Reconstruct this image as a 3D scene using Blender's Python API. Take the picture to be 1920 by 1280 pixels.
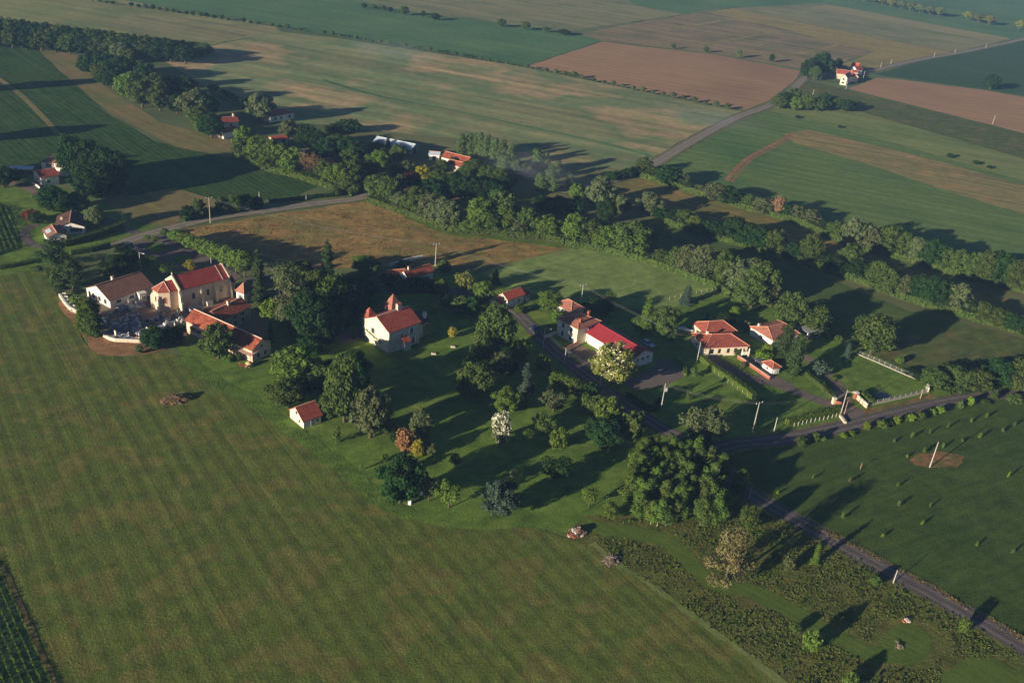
import bpy, math, random
import numpy as np
from mathutils import Vector, Matrix, Quaternion

for o in list(bpy.data.objects): bpy.data.objects.remove(o)
SC = bpy.context.scene
COL = SC.collection
PI = math.pi

# ---------------------------------------------------------------- camera
CAM_H = 120.0                       # aerial view, metres above the plain
FOC, NX, NY = 1800.0, 621.0, 4100.0 # focal length (px of the 1920 frame), vertical vanishing point
_d = np.array([NX-960.0, NY-640.0]); _D = float(np.hypot(*_d)); _u = _d/_D
PITCH = math.atan(FOC/_D)
FWD = np.array([0, math.cos(PITCH), -math.sin(PITCH)])
_dn = np.array([0, -math.sin(PITCH), -math.cos(PITCH)]); _rt = np.array([1.0, 0, 0])
CX = _rt*_u[1] + _dn*_u[0]
CY = _rt*(-_u[0]) + _dn*_u[1]
EYE = np.array([0.0, 0.0, CAM_H])
cam = bpy.data.cameras.new('camera'); camo = bpy.data.objects.new('camera', cam); COL.objects.link(camo)
cam.sensor_fit = 'HORIZONTAL'; cam.sensor_width = 36.0; cam.lens = FOC/1920*36
cam.clip_start = 1.0; cam.clip_end = 9000
camo.matrix_world = Matrix(((CX[0], -CY[0], -FWD[0], 0), (CX[1], -CY[1], -FWD[1], 0), (CX[2], -CY[2], -FWD[2], CAM_H), (0, 0, 0, 1)))
SC.camera = camo

# ---------------------------------------------------------------- light
SUN_EL, SUN_TO = math.radians(12.5), math.radians(45.0)   # low morning sun, shadows fall towards +x +y
w = bpy.data.worlds.new('World'); SC.world = w; w.use_nodes = True
nt = w.node_tree; nt.nodes.clear()
sky = nt.nodes.new('ShaderNodeTexSky'); sky.sky_type = 'NISHITA'; sky.sun_disc = False
sky.sun_elevation = SUN_EL; sky.sun_rotation = math.radians(225.0); sky.air_density = 0.5; sky.dust_density = 0.12; sky.ozone_density = 2.0
bg = nt.nodes.new('ShaderNodeBackground'); bg.inputs[1].default_value = 0.05
wo = nt.nodes.new('ShaderNodeOutputWorld'); nt.links.new(sky.outputs[0], bg.inputs[0]); nt.links.new(bg.outputs[0], wo.inputs[0])
sun = bpy.data.lights.new('sun', 'SUN'); sun.energy = 5.0; sun.angle = math.radians(0.6); sun.color = (1.0, 0.87, 0.66)
suno = bpy.data.objects.new('sun', sun); COL.objects.link(suno)
_sd = Vector((math.cos(SUN_TO)*math.cos(SUN_EL), math.sin(SUN_TO)*math.cos(SUN_EL), -math.sin(SUN_EL)))
suno.rotation_euler = _sd.to_track_quat('-Z', 'Y').to_euler(); suno.location = (-300, -300, 200)
vs = SC.view_settings; vs.view_transform = 'Standard'; vs.look = 'None'; vs.exposure = 0.84; vs.gamma = 1.0; vs.use_curve_mapping = False
SC.cycles.max_bounces = 6; SC.cycles.diffuse_bounces = 3; SC.cycles.transparent_max_bounces = 8; SC.cycles.volume_bounces = 0

# ---------------------------------------------------------------- survey helpers: a sighted direction meets the ground (or height z)
def G(x, y, z=0.0):
    d = FWD*FOC + CX*(x-960.0) + CY*(y-640.0)
    t = (z-CAM_H)/d[2]
    p = EYE + d*t
    return Vector((float(p[0]), float(p[1]), float(z)))
def PX(wp):
    v = np.array(wp)-EYE; k = v@FWD
    return (960+float(v@CX)/k*FOC, 640+float(v@CY)/k*FOC)
def HT(x, y, yt):
    b = G(x, y); lo, hi = 0.0, 60.0
    for _ in range(30):
        m = (lo+hi)/2
        if PX((b.x, b.y, m))[1] > yt: lo = m
        else: hi = m
    return lo
def MPP(x, y):
    b = G(x, y); return float((np.array(b)-EYE)@FWD)/FOC

# ---------------------------------------------------------------- objects
def tag(o, label=None, cat=None, group=None, kind=None):
    if label: o['label'] = label
    if cat: o['category'] = cat
    if group: o['group'] = group
    if kind: o['kind'] = kind
    return o
def empty(name, loc=(0, 0, 0), rz=0.0, label=None, cat=None, group=None):
    o = bpy.data.objects.new(name, None); COL.objects.link(o)
    o.location = loc; o.rotation_euler = (0, 0, rz); o.empty_display_size = 0.5
    return tag(o, label, cat, group)
def link(name, me, mat=None, parent=None, loc=None, rz=0.0):
    if mat is not None and len(me.materials) == 0: me.materials.append(mat)
    o = bpy.data.objects.new(name, me); COL.objects.link(o)
    if parent is not None: o.parent = parent
    if loc is not None: o.location = loc
    if rz: o.rotation_euler = (0, 0, rz)
    return o
class MB:
    def __init__(s): s.v = []; s.f = []
    def add(s, vs, fs):
        k = len(s.v); s.v += [tuple(p) for p in vs]; s.f += [tuple(i+k for i in f) for f in fs]; return s
    def box(s, x0, x1, y0, y1, z0, z1):
        return s.add([(x0,y0,z0),(x1,y0,z0),(x1,y1,z0),(x0,y1,z0),(x0,y0,z1),(x1,y0,z1),(x1,y1,z1),(x0,y1,z1)],
                     [(0,3,2,1),(4,5,6,7),(0,1,5,4),(1,2,6,5),(2,3,7,6),(3,0,4,7)])
    def obox(s, o, t, n, a0, a1, b0, b1, z0, z1):
        # oriented box: along t from a0 to a1, along n from b0 to b1
        P = lambda a, b, z: (o[0]+t[0]*a+n[0]*b, o[1]+t[1]*a+n[1]*b, z)
        return s.add([P(a0,b0,z0),P(a1,b0,z0),P(a1,b1,z0),P(a0,b1,z0),P(a0,b0,z1),P(a1,b0,z1),P(a1,b1,z1),P(a0,b1,z1)],
                     [(0,3,2,1),(4,5,6,7),(0,1,5,4),(1,2,6,5),(2,3,7,6),(3,0,4,7)])
    def prism(s, prof, a, b, axis='x'):
        n = len(prof); vs = []
        for t in (a, b):
            for (p, q) in prof:
                vs.append((t, p, q) if axis == 'x' else (p, t, q) if axis == 'y' else (p, q, t))
        return s.add(vs, [tuple(range(n))[::-1], tuple(range(n, 2*n))] + [(i, (i+1) % n, (i+1) % n+n, i+n) for i in range(n)])
    def tube(s, pts, rad, n=6, cap=True):
        pts = [Vector(p) for p in pts]; k0 = len(s.v)
        for i, p in enumerate(pts):
            d = (pts[min(i+1, len(pts)-1)]-pts[max(i-1, 0)]).normalized()
            a = d.orthogonal().normalized() if abs(d.z) < 0.95 else Vector((1, 0, 0))
            a = (a - d*a.dot(d)).normalized(); b = d.cross(a); r = rad[i] if isinstance(rad, (list, tuple)) else rad
            for j in range(n):
                th = 2*PI*j/n; s.v.append(tuple(p + a*(r*math.cos(th)) + b*(r*math.sin(th))))
        for i in range(len(pts)-1):
            for j in range(n):
                q = k0+i*n; s.f.append((q+j, q+(j+1) % n, q+n+(j+1) % n, q+n+j))
        if cap:
            s.f.append(tuple(range(k0, k0+n))[::-1]); s.f.append(tuple(range(len(s.v)-n, len(s.v))))
        return s
    def mesh(s, name, smooth=False):
        me = bpy.data.meshes.new(name); me.from_pydata(s.v, [], s.f); me.validate()
        if smooth: me.polygons.foreach_set('use_smooth', [True]*len(me.polygons))
        me.update(); return me
    def build(s, name, mat, parent=None, loc=None, rz=0.0, smooth=False):
        return link(name, s.mesh(name, smooth), mat, parent, loc, rz)
ORD = ['first','second','third','fourth','fifth','sixth','seventh','eighth','ninth','tenth','eleventh','twelfth','thirteenth','fourteenth','fifteenth','sixteenth',
       'seventeenth','eighteenth','nineteenth','twentieth','twenty-first','twenty-second','twenty-third','twenty-fourth','twenty-fifth','twenty-sixth','twenty-seventh',
       'twenty-eighth','twenty-ninth','thirtieth','thirty-first','thirty-second','thirty-third','thirty-fourth','thirty-fifth','thirty-sixth','thirty-seventh','thirty-eighth','thirty-ninth','fortieth',
       'forty-first','forty-second','forty-third','forty-fourth','forty-fifth','forty-sixth','forty-seventh','forty-eighth','forty-ninth','fiftieth']

# ---------------------------------------------------------------- materials
def lin(r, g, b, k=1.0):
    f = lambda c: (c/255/12.92 if c/255 <= .04045 else ((c/255+.055)/1.055)**2.4)*k
    return (f(r), f(g), f(b), 1.0)
class NT:
    def __init__(s, name):
        s.m = bpy.data.materials.new(name); s.m.use_nodes = True; s.t = s.m.node_tree; s.t.nodes.clear()
        s.out = s.n('ShaderNodeOutputMaterial')
    def n(s, t, **k):
        nd = s.t.nodes.new(t)
        for a, b in k.items(): setattr(nd, a, b)
        return nd
    def l(s, a, b): s.t.links.new(a, b)
    def noise(s, vec, scale, detail=3.0, rough=0.55):
        nd = s.n('ShaderNodeTexNoise'); nd.inputs['Scale'].default_value = scale; nd.inputs['Detail'].default_value = detail
        nd.inputs['Roughness'].default_value = rough
        if vec is not None: s.l(vec, nd.inputs['Vector'])
        return nd.outputs['Fac']
    def ramp(s, fac, stops, interp='LINEAR'):
        nd = s.n('ShaderNodeValToRGB'); cr = nd.color_ramp; cr.interpolation = interp
        while len(cr.elements) < len(stops): cr.elements.new(0.5)
        for e, (p, c) in zip(cr.elements, stops): e.position = p; e.color = c if len(c) == 4 else (*c, 1)
        s.l(fac, nd.inputs['Fac']); return nd.outputs['Color']
    def mix(s, fac, a, b, mode='MIX'):
        nd = s.n('ShaderNodeMix', data_type='RGBA', blend_type=mode)
        if isinstance(fac, (int, float)): nd.inputs[0].default_value = fac
        else: s.l(fac, nd.inputs[0])
        for v, i in ((a, 6), (b, 7)):
            if isinstance(v, tuple): nd.inputs[i].default_value = v
            else: s.l(v, nd.inputs[i])
        return nd.outputs[2]
    def math(s, op, a, b=None):
        nd = s.n('ShaderNodeMath', operation=op)
        for i, v in enumerate((a, b)):
            if v is None: continue
            if isinstance(v, (int, float)): nd.inputs[i].default_value = v
            else: s.l(v, nd.inputs[i])
        return nd.outputs[0]
    def val(s, col, lo, hi):      # brightness multiplier from a 0..1 noise
        return s.ramp(col, [(0.25, (lo, lo, lo)), (0.75, (hi, hi, hi))])
    def principled(s, col, rough=0.8, spec=0.3, bump=None, bdist=0.05, bstr=0.5, metal=0.0):
        p = s.n('ShaderNodeBsdfPrincipled')
        if isinstance(col, tuple): p.inputs['Base Color'].default_value = col
        else: s.l(col, p.inputs['Base Color'])
        p.inputs['Roughness'].default_value = rough; p.inputs['Specular IOR Level'].default_value = spec; p.inputs['Metallic'].default_value = metal
        if bump is not None:
            b = s.n('ShaderNodeBump'); b.inputs['Distance'].default_value = bdist; b.inputs['Strength'].default_value = bstr
            s.l(bump, b.inputs['Height']); s.l(b.outputs[0], p.inputs['Normal'])
        s.l(p.outputs[0], s.out.inputs[0]); return p
    def pos(s): return s.n('ShaderNodeNewGeometry').outputs['Position']
    def objco(s): return s.n('ShaderNodeTexCoord').outputs['Object']
    def streak(s, vec, ang, along, across):
        mp = s.n('ShaderNodeMapping', vector_type='TEXTURE'); mp.inputs['Rotation'].default_value = (0, 0, ang); mp.inputs['Scale'].default_value = (along, across, 1)
        s.l(vec, mp.inputs['Vector']); return mp.outputs[0]

def DIR(x0, y0, x1, y1):
    v = G(x1, y1)-G(x0, y0); return math.atan2(v.y, v.x)

def field_mat(name, cols, ang=0.0, patch=35.0, streak=(60.0, 3.0), samt=0.35, rows=0.0, ramt=0.0, rough=0.95, bump=0.12, fine=0.22, mid=0.2, gain=1.0, rbump=0.3):
    """Farmland: soft patches of the given colours, cultivation streaks along ang, fine grain, optional regular rows."""
    m = NT(name); p = m.pos(); cols = [(c[0]*gain, c[1]*gain, c[2]*gain, 1) for c in cols]
    n1 = m.noise(p, 1.0/patch, 4.0, 0.6)
    k = len(cols); col = m.ramp(n1, [(0.32+0.36*i/max(k-1, 1), c) for i, c in enumerate(cols)])
    sv = m.streak(p, ang, *streak)
    n2 = m.noise(sv, 1.0, 3.0, 0.6)
    col = m.mix(1.0, col, m.val(n2, 1-samt, 1+samt), 'MULTIPLY')
    n3 = m.noise(p, 0.28, 4.0, 0.65); col = m.mix(1.0, col, m.val(n3, 1-mid, 1+mid), 'MULTIPLY')
    n4 = m.noise(p, 2.2, 3.0, 0.7); col = m.mix(1.0, col, m.val(n4, 1-fine, 1+fine), 'MULTIPLY')
    h = n4
    if rows > 0:
        rv = m.streak(p, ang, 1.0, 1.0); sx = m.n('ShaderNodeSeparateXYZ'); m.l(rv, sx.inputs[0])
        wob = m.math('MULTIPLY', m.noise(p, 0.05, 2.0), 0.35)
        ph = m.math('MULTIPLY', m.math('ADD', m.math('DIVIDE', sx.outputs[1], rows), wob), 2*PI)
        sn = m.math('ADD', m.math('MULTIPLY', m.math('SINE', ph), 0.5), 0.5)
        sn = m.math('ADD', m.math('MULTIPLY', sn, 0.7), m.math('MULTIPLY', m.noise(sv, 2.0, 2.0), 0.3))
        col = m.mix(1.0, col, m.val(sn, 1-ramt, 1+ramt), 'MULTIPLY')
        h = m.math('ADD', n4, m.math('MULTIPLY', sn, rbump))
    m.principled(col, rough, 0.1, bump=h, bdist=bump, bstr=0.6)
    return m.m

def wall_mat(name, c, var=0.12, rough=0.9, dirt=(90, 80, 65)):
    m = NT(name); p = m.objco()
    col = m.mix(1.0, lin(*c), m.val(m.noise(p, 0.6, 4.0), 1-var, 1+var*0.6), 'MULTIPLY')
    st = m.noise(m.streak(p, 0, 0.6, 0.6), 1.0, 5.0, 0.7)
    col = m.mix(m.ramp(st, [(0.5, (0, 0, 0)), (0.8, (0.5, 0.5, 0.5))]), col, lin(*dirt))
    m.principled(col, rough, 0.2, bump=m.noise(p, 6.0, 4.0), bdist=0.02); return m.m
def stone_mat(name, c1, c2):
    m = NT(name); p = m.objco()
    v = m.n('ShaderNodeTexVoronoi'); v.inputs['Scale'].default_value = 2.2; m.l(p, v.inputs['Vector'])
    col = m.ramp(v.outputs['Color'], [(0.2, lin(*c1)), (0.8, lin(*c2))])
    col = m.mix(1.0, col, m.val(m.noise(p, 0.5, 4.0), 0.75, 1.15), 'MULTIPLY')
    m.principled(col, 0.95, 0.1, bump=v.outputs['Distance'], bdist=0.06); return m.m
def tile_mat(name, c1, c2, c3, var=0.35):
    """Clay tiles: colour varies tile by tile, old darker patches, courses as fine relief."""
    m = NT(name); p = m.objco()
    v = m.n('ShaderNodeTexVoronoi'); v.inputs['Scale'].default_value = 3.2; m.l(p, v.inputs['Vector'])
    col = m.ramp(v.outputs['Color'], [(0.1, lin(*c1)), (0.5, lin(*c2)), (0.9, lin(*c3))])
    col = m.mix(1.0, col, m.val(m.noise(p, 0.55, 5.0, 0.7), 1-var, 1+var*0.7), 'MULTIPLY')
    lic = m.noise(p, 1.7, 5.0, 0.75)
    col = m.mix(m.ramp(lic, [(0.58, (0, 0, 0)), (0.75, (0.55, 0.55, 0.55))]), col, lin(70, 55, 45))
    sx = m.n('ShaderNodeSeparateXYZ'); m.l(p, sx.inputs[0])
    w1 = m.math('SINE', m.math('MULTIPLY', sx.outputs[0], 26.0)); w2 = m.math('SINE', m.math('MULTIPLY', sx.outputs[1], 18.0))
    m.principled(col, 0.85, 0.15, bump=m.math('ADD', w1, w2), bdist=0.025, bstr=0.5); return m.m
def plain(name, c, rough=0.6, spec=0.4, var=0.12, metal=0.0, sc=3.0):
    m = NT(name); p = m.objco()
    col = m.mix(1.0, lin(*c), m.val(m.noise(p, sc, 3.0), 1-var, 1+var), 'MULTIPLY')
    m.principled(col, rough, spec, metal=metal); return m.m
def leaf_mat(name, c1, c2, trans=0.3, vary=0.16):
    m = NT(name); oi = m.n('ShaderNodeObjectInfo')
    n = m.noise(m.pos(), 0.7, 3.0, 0.7)
    col = m.ramp(n, [(0.3, lin(*c1)), (0.7, lin(*c2))])
    col = m.mix(1.0, col, m.val(oi.outputs['Random'], 1-vary, 1+vary*0.7), 'MULTIPLY')
    hs = m.n('ShaderNodeHueSaturation'); m.l(col, hs.inputs['Color'])
    hv = m.math('ADD', m.math('MULTIPLY', oi.outputs['Random'], 0.03), 0.485); m.l(hv, hs.inputs['Hue'])
    d = m.n('ShaderNodeBsdfDiffuse'); t = m.n('ShaderNodeBsdfTranslucent'); mx = m.n('ShaderNodeMixShader'); mx.inputs[0].default_value = trans
    m.l(hs.outputs[0], d.inputs[0]); m.l(hs.outputs[0], t.inputs[0]); m.l(d.outputs[0], mx.inputs[1]); m.l(t.outputs[0], mx.inputs[2]); m.l(mx.outputs[0], m.out.inputs[0])
    return m.m
def asphalt_mat(name, c, var=0.18):
    m = NT(name); p = m.pos()
    col = m.mix(1.0, lin(*c), m.val(m.noise(p, 0.35, 5.0, 0.7), 1-var, 1+var), 'MULTIPLY')
    col = m.mix(1.0, col, m.val(m.noise(p, 3.0, 3.0, 0.7), 0.85, 1.12), 'MULTIPLY')
    m.principled(col, 0.9, 0.2, bump=m.noise(p, 8.0, 2.0), bdist=0.02); return m.m
# ================================================================ THE LAND
rg = random.Random(7)
ZL = [0.0]
def ZZ(z): return 0.083 if z < 0.265 else 0.085+(z-0.27)*0.4   # thin sheets, each a few millimetres above the one below
def poly(name, px, mat, z=None, jit=0.5, step=6.0):
    """A piece of land: outline points on the ground, edges broken up a little so that no border is ruler-straight."""
    pts = [G(x, y) for x, y in px]; out = []
    for i, a in enumerate(pts):
        b = pts[(i+1) % len(pts)]; L = (b-a).length; n = max(1, min(60, int(L/step))); nrm = Vector((-(b-a).y, (b-a).x, 0)).normalized()
        for k in range(n):
            q = a.lerp(b, k/n)
            if k: q = q + nrm*rg.uniform(-jit, jit)
            out.append(q)
    if z is None: ZL[0] += 0.002; z = ZL[0]
    else: z = ZZ(z)
    me = bpy.data.meshes.new(name); me.from_pydata([(q.x, q.y, z) for q in out], [], [tuple(range(len(out)))])
    if me.polygons[0].normal.z < 0: me.flip_normals()
    me.update()
    return tag(link(name, me, mat), kind='structure')
def smooth_line(pts, n=6):
    out = []; P = [pts[0]]+list(pts)+[pts[-1]]
    for i in range(1, len(P)-2):
        for k in range(n):
            t = k/n; a, b, c, d = P[i-1], P[i], P[i+1], P[i+2]
            out.append(0.5*((2*b)+(c-a)*t+(2*a-5*b+4*c-d)*t*t+(3*b-a-3*c+d)*t*t*t))
    out.append(P[-2]); return out
def ribbon(name, px, width, mat, z, jit=0.12, n=7):
    z = ZZ(z); pts = smooth_line([G(x, y) for x, y in px], n); vs = []; fs = []
    for i, p in enumerate(pts):
        d = (pts[min(i+1, len(pts)-1)]-pts[max(i-1, 0)]).normalized(); nn = Vector((-d.y, d.x, 0))
        for s in (-1, 1):
            q = p + nn*(s*(width/2+rg.uniform(-jit, jit))); vs.append((q.x, q.y, z))
        if i: k = 2*i; fs.append((k-2, k-1, k+1, k))
    me = bpy.data.meshes.new(name); me.from_pydata(vs, [], fs)
    if me.polygons[0].normal.z < 0: me.flip_normals()
    me.update(); return tag(link(name, me, mat), kind='structure')

T1A = DIR(350, 22, 1250, 180)      # ploughing direction of the plain
M1 = lambda *c: [lin(*x) for x in c]

# the plain itself, out to the edge of sight
m = NT('plain_farmland'); p = m.pos()
v = m.n('ShaderNodeTexVoronoi'); v.inputs['Scale'].default_value = 1.0
mp = m.n('ShaderNodeMapping', vector_type='TEXTURE'); mp.inputs['Rotation'].default_value = (0, 0, T1A); mp.inputs['Scale'].default_value = (420, 200, 1); m.l(p, mp.inputs['Vector']); m.l(mp.outputs[0], v.inputs['Vector'])
col = m.ramp(v.outputs['Color'], [(0.2, lin(84, 100, 62)), (0.45, lin(110, 112, 72)), (0.6, lin(88, 108, 66)), (0.85, lin(134, 116, 84))])
col = m.mix(1.0, col, m.val(m.noise(m.streak(p, T1A, 90, 6), 1.0, 3.0), 0.82, 1.18), 'MULTIPLY'); col = m.mix(1.0, col, m.val(m.noise(p, 0.03, 5.0), 0.8, 1.2), 'MULTIPLY')
m.principled(col, 0.95, 0.1, bump=m.noise(p, 1.5, 3.0), bdist=0.15); PLAIN = m.m
tag(MB().add([(-2600, -300, 0), (2600, -300, 0), (2600, 3200, 0), (-2600, 3200, 0)], [(0, 1, 2, 3)]).build('ground', PLAIN), kind='structure')

F_OLIVE = field_mat('olive_pasture', M1((98, 108, 66), (124, 122, 76), (108, 116, 70)), T1A, 60, (120, 8), 0.22, gain=1.25)
F_GREEN = field_mat('green_crop', M1((66, 96, 60), (76, 106, 66), (88, 112, 68)), T1A, 70, (150, 6), 0.16, rows=7, ramt=0.05, gain=1.25)
F_TANGR = field_mat('tan_green_crop', M1((96, 106, 68), (124, 118, 82), (92, 104, 68)), T1A, 80, (140, 10), 0.25, rows=10, ramt=0.06, gain=1.25)
F_PINK = field_mat('bare_brown_soil', M1((150, 118, 90), (166, 130, 98), (156, 122, 92)), T1A, 90, (150, 5), 0.12, mid=0.08, fine=0.12, rows=9, ramt=0.04)
F_PATCH = field_mat('brown_green_field', M1((96, 98, 66), (130, 112, 82), (104, 104, 70)), T1A, 60, (160, 12), 0.3, rows=11, ramt=0.07, gain=1.2)
F_YELL = field_mat('yellow_grass', M1((138, 124, 72), (150, 134, 80), (126, 120, 70)), T1A, 50, (100, 6), 0.2)
F_PALE = field_mat('pale_strip', M1((148, 138, 98), (138, 132, 92)), T1A, 50, (100, 6), 0.15)
F_DKGR = field_mat('dark_green_crop', M1((56, 84, 52), (66, 92, 56)), T1A, 60, (120, 5), 0.15)
F_BIG = field_mat('brown_green_crop', M1((86, 102, 64), (112, 110, 74), (88, 102, 66), (138, 118, 86), (98, 106, 68)), T1A, 85, (190, 9), 0.34, rows=13, ramt=0.05, gain=1.65)
F_PAST = field_mat('light_pasture', M1((98, 116, 62), (116, 124, 70), (104, 112, 64)), T1A, 45, (60, 8), 0.2, gain=1.15)
F_K2 = field_mat('green_ley', M1((72, 98, 52), (90, 108, 58), (78, 100, 54)), T1A, 60, (140, 4), 0.2, rows=8, ramt=0.05, gain=1.3)
F_TAN = field_mat('tan_windrows', M1((146, 122, 80), (120, 114, 70), (156, 128, 86)), T1A, 30, (200, 2.2), 0.45, gain=1.15)
F_MAIZE = field_mat('maize', M1((54, 86, 34), (70, 96, 42), (58, 90, 36)), DIR(120, 140, 330, 275), 30, (50, 2.5), 0.3, rows=2.4, ramt=0.06, bump=0.3, mid=0.35, gain=0.72)
F_HEAD = field_mat('mown_headland', M1((110, 112, 60), (128, 112, 74), (104, 110, 60)), DIR(160, 150, 640, 355), 30, (50, 3), 0.25)
F_HAY = field_mat('tan_hay_meadow', M1((126, 112, 62), (150, 120, 72), (118, 110, 60), (146, 114, 70)), DIR(400, 440, 1000, 450), 22, (14, 4), 0.3, bump=0.3, mid=0.35, gain=1.15)
F_MEAD = field_mat('green_meadow', M1((92, 110, 58), (104, 118, 64), (88, 104, 54)), DIR(1000, 540, 1200, 480), 20, (10, 3), 0.2, mid=0.3, gain=1.55)
F_GOLD = field_mat('dry_grass_strip', M1((128, 110, 62), (104, 104, 58), (138, 112, 68)), DIR(1200, 350, 1700, 500), 18, (20, 3), 0.3, gain=1.15)
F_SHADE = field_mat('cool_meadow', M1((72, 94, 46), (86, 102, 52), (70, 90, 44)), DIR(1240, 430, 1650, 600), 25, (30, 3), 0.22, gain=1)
F_ROUGHM = field_mat('rough_meadow', M1((96, 98, 54), (84, 96, 48), (110, 102, 60)), DIR(1600, 660, 1900, 600), 15, (12, 2), 0.3, mid=0.35)
F_MOWN = field_mat('mown_hayfield', M1((87, 101, 42), (98, 104, 47), (85, 99, 42), (108, 105, 54), (92, 102, 45)), DIR(160, 900, 330, 1270), 10, (120, 0.5), 0.24, rows=3.3, ramt=0.1, rbump=0.1, bump=0.2, mid=0.3, fine=0.36, gain=1.08)
F_RIGHT = field_mat('right_meadow', M1((62, 84, 36), (74, 92, 40), (66, 86, 38)), DIR(1450, 1000, 1850, 860), 30, (18, 1.3), 0.22, mid=0.3, bump=0.25, gain=0.95)
F_SCRUB = field_mat('rough_scrub', M1((78, 92, 40), (92, 98, 46), (104, 102, 52), (74, 92, 38)), 0.5, 9, (6, 3), 0.3, mid=0.4, fine=0.35, bump=0.4, gain=1)
F_PATH = field_mat('mown_path', M1((84, 104, 42), (92, 110, 46)), DIR(1290, 1050, 1450, 1130), 12, (20, 0.7), 0.2)
F_LAWN = field_mat('village_grass', M1((76, 99, 38), (88, 108, 42), (72, 94, 36), (98, 111, 48)), DIR(800, 900, 1000, 830), 16, (6, 2), 0.22, mid=0.3, bump=0.2, gain=1.45)
F_LUSH = field_mat('lush_grass', M1((84, 110, 42), (92, 116, 46), (78, 104, 40)), 0.3, 8, (6, 1.5), 0.3, mid=0.35, bump=0.3)
DIRT = field_mat('bare_earth', M1((156, 116, 80), (138, 104, 72), (166, 126, 90)), 0.2, 6, (5, 2), 0.25, mid=0.3)
REDDIRT = field_mat('red_earth', M1((142, 100, 70), (96, 98, 50), (150, 106, 76), (104, 98, 54)), 0.2, 3, (4, 1.5), 0.3, mid=0.4)
GRAVEL = asphalt_mat('gravel', (126, 110, 96)); GRAVEL_D = asphalt_mat('grey_gravel', (112, 100, 96))
ASPH = asphalt_mat('worn_asphalt', (92, 84, 84)); ASPH_P = asphalt_mat('pale_asphalt', (128, 118, 106))

# far plain, back to front
poly('field', [(1000, -60), (1290, -60), (1600, -60), (1360, 15), (1230, 35), (1066, 58), (960, 47), (760, 20), (640, -2), (560, -60)], F_TANGR)
poly('field', [(1120, -60), (1500, -60), (1362, 14), (1280, 27), (1190, 10)], F_GREEN)
poly('field', [(1362, 14), (1500, -60), (1700, -60), (2000, 20), (2000, 62), (1890, 75), (1560, 10)], F_GREEN)
poly('field', [(1370, 16), (1545, 6), (1895, 74), (1790, 98), (1700, 82)], F_TANGR)
poly('field', [(1520, 14), (1552, 10), (1893, 72), (1868, 80)], F_PALE)
poly('field', [(1085, 64), (1230, 36), (1360, 18), (1560, 62), (1700, 96), (1610, 106), (1560, 122), (1500, 130), (1340, 100), (1130, 77)], F_PATCH)
poly('field', [(1328, 24), (1372, 16), (1560, 55), (1785, 98), (1715, 116), (1640, 132), (1575, 122), (1640, 98), (1450, 50)], F_YELL)
for a in ([(1242, 57), (1367, 37)], [(1318, 86), (1462, 57)], [(1458, 109), (1582, 83)]): ribbon('farm_track', a, 5.0, F_TAN, 0.09)
poly('field', [(-330, -60), (160, -60), (232, 0), (350, 22), (510, 46), (530, 62), (420, 78), (330, 110), (150, 60), (-330, 60)], F_OLIVE)
poly('field', [(300, 75), (420, 76), (525, 58), (510, 46), (420, 45), (280, 25), (180, 42)], F_TANGR)
poly('field', [(232, 0), (180, -60), (560, -60), (640, -4), (760, 20), (940, 46), (1070, 62), (1128, 76), (986, 123), (800, 95), (640, 70), (510, 45), (350, 22)], F_GREEN)
poly('field', [(990, 124), (1128, 79), (1340, 103), (1502, 133), (1490, 152), (1440, 190), (1396, 206), (1250, 179), (1110, 149)], F_PINK)
poly('field', [(1640, 140), (1720, 117), (1905, 79), (2060, 45), (2060, 205), (1920, 180), (1850, 168), (1690, 147)], F_DKGR)
poly('field', [(1590, 167), (1645, 146), (1690, 150), (1850, 170), (2060, 208), (2060, 285), (1920, 250)], F_PINK)
poly('field', [(1515, 152), (1590, 169), (1920, 252), (2060, 290), (2060, 340), (1920, 300), (1620, 215), (1480, 175)], F_ROUGHM)
poly('field', [(1435, 205), (1482, 176), (1620, 212), (1920, 298), (2060, 338), (2060, 385), (1920, 340), (1700, 275)], F_PAST)
poly('field', [(1222, 318), (1300, 272), (1438, 207), (1700, 275), (1920, 340), (2060, 385), (2060, 560), (1920, 512), (1700, 455), (1480, 392)], F_K2)
poly('field', [(1470, 252), (1515, 243), (1760, 302), (1920, 348), (2060, 388), (2060, 450), (1920, 402), (1800, 366), (1640, 312), (1490, 268)], F_TAN)
ribbon('farm_track', [(1362, 340), (1385, 312), (1410, 292), (1445, 274), (1484, 252)], 2.2, DIRT, 0.16)
ribbon('farm_track', [(1372, 343), (1396, 312), (1420, 293), (1452, 277), (1488, 256)], 1.0, DIRT, 0.16)
poly('field', [(300, 110), (425, 80), (528, 60), (640, 73), (985, 126), (1250, 182), (1392, 210), (1330, 248), (1225, 306), (1170, 326), (1060, 312), (870, 262), (640, 238), (520, 225), (430, 190)], F_BIG)
ribbon('field_edge', [(606, 150), (700, 178), (850, 208), (1000, 240), (1130, 268), (1230, 296)], 3.2, F_GREEN, 0.17, 0.6)
poly('field', [(-330, 70), (60, 84), (120, 140), (200, 212), (290, 266), (440, 296), (610, 345), (560, 366), (430, 384), (330, 398), (250, 372), (100, 330), (-330, 300)], F_MAIZE)
poly('field', [(60, 84), (170, 110), (180, 150), (300, 230), (430, 262), (560, 312), (655, 352), (640, 366), (605, 345), (450, 298), (330, 276), (205, 212), (120, 140)], F_HEAD)
poly('field', [(200, 375), (330, 352), (430, 384), (330, 425), (260, 418), (215, 400)], F_HEAD)
ribbon('farm_track', [(-40, 122), (40, 180), (110, 252)], 2.5, F_HEAD, 0.20)
poly('field', [(320, 434), (500, 404), (690, 376), (760, 398), (830, 428), (900, 442), (1080, 462), (960, 492), (850, 500), (700, 500), (560, 505), (480, 475)], F_HAY)
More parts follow.
